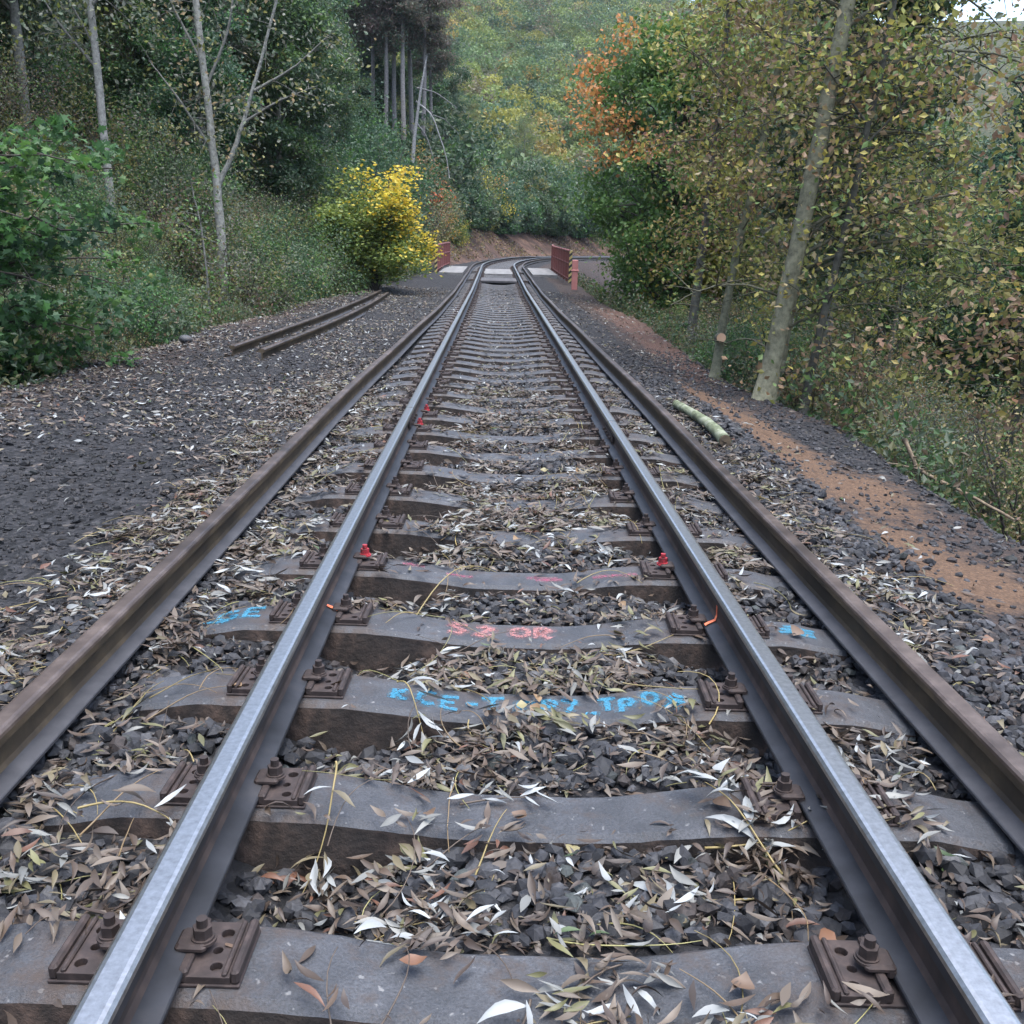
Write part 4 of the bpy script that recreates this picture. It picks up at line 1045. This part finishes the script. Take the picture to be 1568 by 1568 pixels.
# yellow maple bush
T, C = MB(), MB()
def yellow():
    pts, T, C = [], MB(), MB()
    for k in range(26):
        az = rng.uniform(0, 6.283); h0 = rng.uniform(.1, 1.2); L = rng.uniform(.7, 1.5); tp = rng.uniform(1.2, 4.0)
        s = np.linspace(0, 1, 7); wd = 1.15 * (1 - (tp / 4.4) ** 2.2) + .12
        Q = np.stack([math.cos(az) * wd * s, math.sin(az) * wd * s, h0 * (1 - s) + tp * s ** .8], -1); T.tube(Q, .02 * (1 - .85 * s) + .003, 5, 0, BARK_D, cap=False)
        for q in range(8):
            g = rng.uniform(.3, 1); b = np.array([np.interp(g, s, Q[:, e]) for e in range(3)]); pts.append(b + rng.normal(0, .2, 3))
    P = np.array(pts); k = rng.integers(0, len(P), 16000); Q = P[k] + rng.normal(0, .15, (16000, 3)); Q[:, 2] = np.maximum(Q[:, 2], .0)
    # yellow towards the top and the right, green low on the left
    yl = np.clip((Q[:, 2] - 2.35) / 1.8 + (Q[:, 0] - .05) * .9 + rng.normal(0, .25, len(Q)), 0, 1)[:, None]
    g = palcols(len(Q), [(.15, .19, .045), (.21, .23, .05), (.11, .15, .04)], None); yy = palcols(len(Q), [(.56, .40, .05), (.5, .37, .055), (.56, .34, .045)], None)
    cols = np.where(rng.random((len(Q), 1)) < yl * .95 + .03, yy, g)
    leaf_quads(C, Q, .092, cols, .75)
    T.tube(np.stack([np.zeros(6), np.zeros(6), np.linspace(-.3, 3.4, 6)], -1), np.linspace(.05, .01, 6), 7, 0, BARK_D)
    r = empty('yellow_maple', (-3.55, 29.0, float(ground(-3.4, 29)) - .3), (0, 0, 0), (1.38, 1.2, .90)); link('trunk', T.mesh('trunk', M['bark'], True), r); link('crown', C.mesh('crown', M['leaf']), r)
    tag(r, 'small maple turning bright yellow at the top left of the track', 'tree')
yellow()
# bushes behind the yellow maple and by the bridge
for x, y, k, s, lb in ((-5.3, 33, 'bush_dark', .75, 'dark green bush behind the yellow maple'), (-5.7, 37, 'bush_dark', .9, 'dark green bush by the left bridge railing'), (-5.0, 41.5, 'bush_green', .9, 'green bush beside the left bridge railing'), (-4.4, 54, 'bush_brown', 1.7, 'brown bush on the bank beyond the left railing'),
                       (-3.5, 58, 'bush_orange', .55, 'brownish bush at the foot of the bank past the bridge'), (-2.6, 61, 'bush_yellowgreen', .55, 'yellow green bush low on the bank past the bridge'), (-6.5, 50, 'bush_dark', 1.2, 'tall dark bush on the slope left of the bridge')):
    bush(k, x, y, lb, None, s)
# grey pines
for q, (px, Y, s) in enumerate(((596, 64, .95), (612, 66, 1.0), (625, 63, 1.02), (634, 67, 1.06), (648, 65, .98), (662, 70, .9), (575, 70, .95), (552, 66, .9))):
    x = (px - 759) / 1500 * Y - .12
    place('pine', x, Y, 'tall dark pine with a bare grey trunk in the clump left of the valley', 'tree', 'grey trunked pines left of the valley', s, lean=(random.uniform(-.02, .03), 0), name='pine_tree')
explicit_tree('dead_tree', (-5.1, 60, float(ground(-5.1, 60)) + 1.0), [([(0, 0, 0), (.1, 0, 3), (.5, 0, 6), (.9, 0, 8)], .15, .03), ([(.25, 0, 5.5), (1.2, 0, 4.8), (2.0, 0, 2.6), (2.2, 0, 1.4)], .06, .02), ([(.2, 0, 4.5), (.9, 0, 3.6), (1.4, 0, 2.0)], .05, .02), ([(.3, 0, 6.2), (1.4, 0, 6.0), (2.6, 0, 5.2)], .05, .015), ([(1.2, 0, 4.8), (1.9, 0, 4.6), (2.7, 0, 3.8)], .035, .01)],
              (.24, .235, .23), 0, .1, [GRY], None, .2, 'dead leafless grey tree with drooping pale branches', .5, 2, .7)
for q, (x, y, k, s) in enumerate(((-7.5, 74, 'alder', .95), (-10, 73, 'ash', 1.0), (-12.5, 75, 'alder', 1.05), (-9, 79, 'ash', 1.05), (-6.0, 80, 'alder', .9), (-12, 82, 'olive', 1.0), (-8.6, 62, 'alder', .55), (-10.5, 60, 'ash', .7), (-4.5, 84, 'ash', .85))):
    place(k, x, y, 'green tree standing close behind the grey trunked pines', 'tree', 'trees behind the pines', s)
for x, y, s in ((-5.6, 56, .8), (-7.4, 55, .9), (-6.2, 60, .75), (-8.8, 57, 1.0), (-4.6, 63, .7), (-3.4, 66, .75)):
    bush('bush_far', x, y, 'dark bush at the foot of the grey trunked pines', 'bushes under the pines', s)
# trees over the cutting
rr = random.Random(3)
VB = 'trees and bushes above the cutting past the bridge'
for q in range(58):
    y = rr.uniform(63, 108); x = rr.uniform(-9, 24) * (y / 85)
    L = float(lat(x, y))
    if L > -5.2 or L < -34: continue
    kk = rr.choices(['bush_far', 'bush_orange', 'bush_yellowgreen', 'alder', 'olive', 'ash'], [5, .55, 1.2, 1.6, 1.2, 1] if L < -11 else [5, .7, 1.2, 0, 0, 0])[0]
    if kk.startswith('bush'): bush(kk, x, y, {'bush_far': 'dark green bush massed above the cutting', 'bush_orange': 'orange tinged bush above the cutting', 'bush_yellowgreen': 'yellow green bush above the cutting'}[kk], VB, rr.uniform(.9, 1.5))
    else: place(kk, x, y, 'green tree rising above the cutting past the bridge', 'tree', VB, rr.uniform(.45, .75))

for uu in np.arange(55, 128, 2.1):
    for ll in (-5.4, -7.6):
        p_, a_ = track(uu + rr.uniform(-.6, .6), ll + rr.uniform(-.5, .5))
        bush(rr.choices(['bush_far', 'bush_orange', 'bush_yellowgreen'], [7, .7, .8])[0], p_[0], p_[1], 'bush on the brow of the earth cutting past the bridge', 'bushes on the brow of the cutting', rr.uniform(.6, .95) * (1 if ll > -6 else 1.3))
# --- right side
def maple_right():
    # broad maple with orange tips
    r0 = (4.85, 28.5); z0 = float(ground(*r0)) - .1
    T, C = gen_tree(8.2, .16, .06, 2.55, 40, 0, .1, [G_MD], None, .3, bark=BARK_D)
    T2, C = gen_tree(8.4, .17, .05, 2.6, 44, 34000, .13, [(.075, .15, .035), (.09, .17, .037), G_MD, (.14, .18, .045), (.055, .11, .035)], [3, 3, 2, 1.2, 2], .3, bark=BARK_D, wr=.75, gap=.1)
    f, m, cc = C.f[0]; V = np.concatenate(C.v).reshape(-1, 4, 3).mean(1)
    p = np.clip((-V[:, 0] - 1.3) * 1.6 + (noise2(V[:, 0], V[:, 2], .8, 31) - .45) * 3, 0, 1) * sstep(4.7, 5.4, V[:, 2])
    low = (noise2(V[:, 0], V[:, 2] + V[:, 1], .9, 33) > .82) & (V[:, 2] < 3)
    sel = rng.random(len(V)) < p * .78
    cc[sel, :3] = palcols(sel.sum(), [(.46, .19, .06), (.5, .24, .07), (.38, .19, .065)], None); cc[low, :3] = palcols(low.sum(), [YG, (.24, .2, .03)], None)
    r = empty('orange_maple', (*r0, z0)); link('trunk', T2.mesh('trunk', M['bark'], True), r); link('crown', C.mesh('crown', M['leaf']), r)
    tag(r, 'dense green maple with orange tips right of the track by the bridge', 'tree')
maple_right()
# leaning tree
b = (2.86, 10.7, float(ground(2.86, 10.7)) - .05)
lim = [([(0, 0, 0), (.24, 0, 2.0), (.44, .05, 3.6), (.66, .1, 5.6), (.9, .2, 8.5)], .098, .055),
       ([(.12, .10, 0), (.36, .35, 2.0), (.56, .5, 3.6), (.82, .6, 5.6), (1.1, .7, 8)], .08, .05)]
lr = np.random.default_rng(12)
for k in range(42):
    h = .5 + 5.6 * (k + lr.random()) / 42; px = .24 + (h - 2) * .125
    right = lr.random() < .82
    L = lr.uniform(1.6, 3.4) if right else lr.uniform(.6, 1.3); az = lr.uniform(-.3, 1.0) if right else lr.uniform(1.9, 3.3)
    el = lr.uniform(.05, .45)
    s = np.linspace(0, 1, 6); d = np.array([math.cos(az), math.sin(az)])
    lim.append(([(px + .05 + d[0] * L * t, .15 + d[1] * L * t, h + L * t * math.sin(el) + .12 * L * math.sin(t * 3.1) - .15 * L * t * t) for t in s], .024 if h > 1.2 else .016, .005))
PR_R = [(.17, .18, .06), (.22, .225, .06), (.24, .19, .10), BRN, (.21, .19, .065), (.32, .27, .07), (.115, .17, .055), (.22, .14, .08)]
explicit_tree('leaning_tree', b, lim, BARK_GG, 13500, .052, PR_R, [3, 3.2, .7, .4, 2, 2, 3.2, .15], .085, 'leaning grey green trunk at the right edge with twin stem and yellow brown leaves', .85, 7, .7, spread=(1, 1, .5), wr=.62, keep=lambda P: ~((P[:, 2] < 1.6) & (P[:, 0] < -.05)))
# trunk with the sawn stub
b = (2.72, 12.6, float(ground(2.72, 12.6)) - .1)
_, rt = explicit_tree('slender_tree', b, [([(0, 0, 0), (.1, 0, 1.2), (.35, 0, 2.8), (.6, .1, 4.6), (.8, .1, 6.5)], .058, .03), ([(.4, 0, 3), (-.2, .1, 3.7), (-.7, .1, 4.1)], .02, .005), ([(.45, 0, 3.3), (1.0, .1, 4.0)], .02, .005), ([(.3, 0, 2.4), (-.3, 0, 3.0)], .015, .004), ([(.5, 0, 4), (-.4, 0, 4.8)], .02, .004), ([(.3, 0, 2.2), (.9, -.2, 2.6)], .015, .004)],
              (.15, .15, .10), 7000, .075, PR_R + [YG], [2, 3, 2, 1, 1, 2, 1, 1, 2], .22, 'thin leaning trunk with a pale sawn branch stub low on it', .55, 9, .9, keep=lambda P: ~((P[:, 2] < 1.25) & (np.abs(P[:, 0]) < .45)))
m = MB(); m.tube([(0.0, -.02, 0), (0, -.16, .01)], .06, 16, 0, (.12, .12, .09)); link('branch_stub', m.mesh('branch_stub', M['bark']), rt, (.015, -.03, .62))
m = MB(); m.tube([(0.0, -.16, .01), (0, -.166, .01)], .058, 16, 0); link('sawn_face', m.mesh('sawn_face', simple('fresh_cut_wood', [(.3, (.5, .3, .18)), (.7, (.62, .4, .26))], 12, .8)), rt, (.015, -.03, .62))
for (x, y, lx, r0, lb) in ((3.35, 17.5, .05, .09, 'dark slim trunk beyond the thin leaning trunk on the right'), (3.25, 10.6, .13, .05, 'thin dark stem just left of the leaning tree'), (4.4, 8.6, .14, .04, 'slanting thin stem in the undergrowth right of the leaning tree')):
    z = float(ground(x, y)) - .1
    explicit_tree('slender_tree', (x, y, z), [([(0, 0, 0), (lx * 1.5, 0, 1.6), (lx * 3.5, 0, 3.6), (lx * 5, 0, 6)], r0, r0 * .4), ([(lx * 3, 0, 3), (lx * 3 + .7, .1, 3.8)], .015, .004), ([(lx * 3, 0, 3.2), (lx * 3 - .7, .1, 4)], .015, .004), ([(lx * 2, 0, 2.2), (lx * 2 + .8, .1, 2.5)], .012, .004)], (.10, .098, .08), 4200, .08, PR_R, None, .28, lb, .3, 8, 1.0)
for q in range(90):
    y = rr.uniform(24, 85); x = rr.uniform(19, .66 * y + 6) if .66 * y + 6 > 19 else 0
    if x == 0 or abs(x / y - .45) < .02 and y < 40: continue
    kk = rr.choices(['alder', 'olive', 'ash'], [3, 3, 3])[0]
    place(kk, x, y, 'hazy green tree deep in the valley wood on the right', 'tree', 'trees deep in the right valley', rr.uniform(.75, 1.05))
# woods behind on the right
RL = {'olive': 'olive and yellow tree in the wood right of the track', 'alder': 'dark green tree in the wood right of the track', 'ash': 'tall green tree in the wood right of the track', 'grey': 'sparse grey tree in the wood right of the track', 'spruce': 'dark spruce in the wood right of the track'}
c = 0; tries = 0
while c < 46 and tries < 4000:
    tries += 1
    y = random.uniform(13, 62); L = 5.2 + random.random() ** 1.2 * 17
    x = L
    if x > .66 * y + 5: continue
    if (x - 4.3) ** 2 + (y - 28.5) ** 2 < 9: continue
    if y > 44 and x < 9: continue
    if x < 6 and y > 20 and y < 27: continue
    if abs(x / y - .45) < .045 and y > 18: continue
    if not free(x, y, 2.0): continue
    kk = random.choices(['olive', 'alder', 'ash', 'grey', 'spruce'], [3.6, 2.4, 1.6, 1.2, .5] if y > 14 else [1.6, 0, 0, 3, 0])[0]
    place(kk, x, y, RL[kk], 'tree', 'trees in the wood on the right', random.uniform(.72, 1.0)); c += 1
y = 4.4
while y < 27:
    for row in range(2):
        x = 3.8 + row * 1.3 + random.uniform(-.2, .3) + (.5 if y > 17 else 0)
        kk = random.choices(['bush_green', 'bush_grey', 'bush_brown', 'bush_olive'], [2.5 if y < 6.5 else .5, 1, 2.2, 2.4])[0]
        if not (y > 25 and row == 0 and y < 32):
            bush(kk, x, y + random.uniform(-.3, .3), {'bush_green': 'green bush on the bank below the right shoulder', 'bush_grey': 'grey green bush on the bank below the right shoulder', 'bush_brown': 'brown twiggy bush on the bank below the right shoulder', 'bush_olive': 'olive bush with yellow leaves on the bank below the right shoulder'}[kk], 'bushes below the right shoulder', (random.uniform(.4, .6) if row == 0 else random.uniform(.7, 1.0)))
    y += 1.35
explicit_tree('broken_branch', (3.15, 7.6, float(ground(3.15, 7.6))), [([(0, 0, .28), (.08, -.15, .05), (.22, -.5, .02), (.32, -1.2, -.04)], .016, .01), ([(.1, -.2, .08), (-.3, -.1, .14)], .008, .003)], (.3, .23, .16), 0, .1, [GRY], None, .1, 'broken bare branch lying at the top of the right bank', .5, 3, .25, 'branch')

# --- undergrowth on both slopes
mb = MB(); n = 76000
x = np.concatenate([-4.5 - rng.random(n // 2) ** 1.6 * 9, 3.0 + rng.random(n - n // 2) ** 1.6 * 9]); y = 4 + rng.random(n) ** 1.2 * 50
k = noise2(x, y, .8, 41) > .3; x, y = x[k], y[k]
P = np.stack([x, y, ground(x, y) + rng.random(len(x)) ** 2 * .55], -1)
leaf_quads(mb, P, .085, palcols(len(x), [(.055, .09, .035), (.07, .09, .055), (.035, .06, .03), (.09, .09, .035), (.10, .07, .045), (.15, .11, .06), (.05, .11, .03)], [3, 3, 2, 1.5, 2, .8, .8], (noise2(x, y, .45, 43) * 40).astype(int)), .5)
tag(link('undergrowth', mb.mesh('undergrowth', M['leaf'])), 'low herbs and dead leaves covering both banks', 'undergrowth', kind='stuff')

mb = MB(); n = 9000
uu = rng.uniform(52, 98, n); ll = -2.6 - rng.random(n) * 4.2
Pb, _a = track(uu, 0); x = RC - (RC - ll) * np.cos(_a); y = Y0 + (RC - ll) * np.sin(_a)
k = noise2(x, y, 1.3, 71) > .42; x, y = x[k], y[k]
leaf_quads(mb, np.stack([x, y, ground(x, y) + rng.random(len(x)) * .18], -1), .16, palcols(len(x), [BRN, TAN, (.12, .07, .05), OLV, GGN, (.2, .17, .14)], [3, 2, 3, 1, 1, 1.5], (noise2(x, y, 1.1, 72) * 30).astype(int)), .6)
tag(link('bank_litter', mb.mesh('bank_litter', M['leaf'])), 'dead leaves and scrub scattered on the earth cutting past the bridge', 'dead leaves', kind='stuff')
# --- far wooded hillside
mb = MB(); hx, hy = [], []
n = 5200
x = rng.uniform(-110, 130, n); y = 72 + rng.random(n) ** 1.0 * 290
k = (np.abs(x - 8) < .26 * y + 14) & (lat(x, y) < -8.5) ; x, y = x[k], y[k]
n = len(x); z = ground(x, y); cr = rng.uniform(1.5, 3.0, n) * (.7 + y / 500); nl = 210
u = unit(rng.normal(size=(n, nl, 3))); u[..., 2] = np.abs(u[..., 2]) * 1.15 - .25
P = np.stack([x, y, z + cr * 1.15], -1)[:, None] + u * (cr[:, None] * rng.uniform(.7, 1.08, (n, nl)))[..., None]
hp = .86 * np.array([(.19, .22, .06), (.12, .17, .06), (.28, .25, .06), (.075, .12, .06), (.17, .14, .08), (.3, .2, .06), (.14, .19, .08)])
ti = rng.choice(len(hp), n, p=[.3, .19, .15, .15, .08, .05, .08])
cols = hp[ti][:, None] * rng.uniform(.8, 1.2, (n, nl, 1)) * rng.uniform(.65, 1.25, (n, 1, 1))
leaf_quads(mb, P.reshape(-1, 3), .52, cols.reshape(-1, 3), .7)
tag(link('far_forest', mb.mesh('far_forest', M['leaf'])), 'distant autumn wood covering the hillside across the valley', 'forest', kind='stuff')
print('polys', sum(len(m.polygons) for m in bpy.data.meshes), 'objects', len(bpy.data.objects))

# ------------------------------------------------------------------ haze, sky, sun
hm = bpy.data.materials.new('haze_air'); hm.use_nodes = True; nt = hm.node_tree; nt.nodes.clear()
out = nt.nodes.new('ShaderNodeOutputMaterial'); pv = nt.nodes.new('ShaderNodeVolumePrincipled')
pv.inputs['Color'].default_value = (.78, .88, 1, 1); pv.inputs['Density'].default_value = .00016; pv.inputs['Anisotropy'].default_value = .2
nt.links.new(pv.outputs[0], out.inputs['Volume'])
m = MB(); m.box((0, 205, 37), (680, 480, 110)); 
tag(link('haze', m.mesh('haze', hm)), 'thin blue air between the viewer and the far hill', 'haze', kind='stuff')

SUN_EL, SUN_AZ = 80, 140
w = bpy.data.worlds.new('World'); S.world = w; w.use_nodes = True; nt = w.node_tree
sk = nt.nodes.new('ShaderNodeTexSky'); sk.sky_type = 'NISHITA'; sk.sun_disc = False
sk.sun_elevation = R(SUN_EL); sk.sun_rotation = R(SUN_AZ); sk.air_density = 1.0; sk.dust_density = 3.0; sk.ozone_density = 1.0
bg = nt.nodes['Background']; bg.inputs[1].default_value = .15
nt.links.new(sk.outputs[0], bg.inputs[0])
sl = bpy.data.lights.new('sun', 'SUN'); sl.energy = 1.5; sl.angle = R(60); sl.color = (.90, .955, 1)
so = bpy.data.objects.new('sun', sl); COL.objects.link(so)
dv = Vector((math.sin(R(SUN_AZ)) * math.cos(R(SUN_EL)), math.cos(R(SUN_AZ)) * math.cos(R(SUN_EL)), math.sin(R(SUN_EL))))
so.rotation_euler = dv.to_track_quat('Z', 'Y').to_euler(); so.location = (0, 0, 60)

# ------------------------------------------------------------------ camera
F = 1500 / 1568
vx, vy = (759.5 - 784) / 1500, (784 - 373) / 1500
p = math.atan(vy); yaw = math.atan(-vx / (math.sin(p) * vy + math.cos(p)))
Mx = Matrix.Rotation(R(-1.5), 3, 'Y') @ Matrix.Rotation(-yaw, 3, 'Z') @ Matrix.Rotation(math.pi / 2 - p, 3, 'X')
cd = bpy.data.cameras.new('camera'); cd.sensor_width = 36; cd.lens = 36 * F; cd.clip_start = .05; cd.clip_end = 2000
co = bpy.data.objects.new('camera', cd); COL.objects.link(co); co.matrix_world = Matrix.Translation(Vector(CAM)) @ Mx.to_4x4()
S.camera = co
S.view_settings.view_transform = 'Standard'; S.view_settings.look = 'None'; S.view_settings.exposure = 1.92; S.view_settings.gamma = 1
S.render.engine = 'CYCLES'
S.cycles.max_bounces = 6; S.cycles.diffuse_bounces = 3; S.cycles.transmission_bounces = 3; S.cycles.volume_bounces = 0; S.cycles.transparent_max_bounces = 8
S.cycles.use_denoising = True
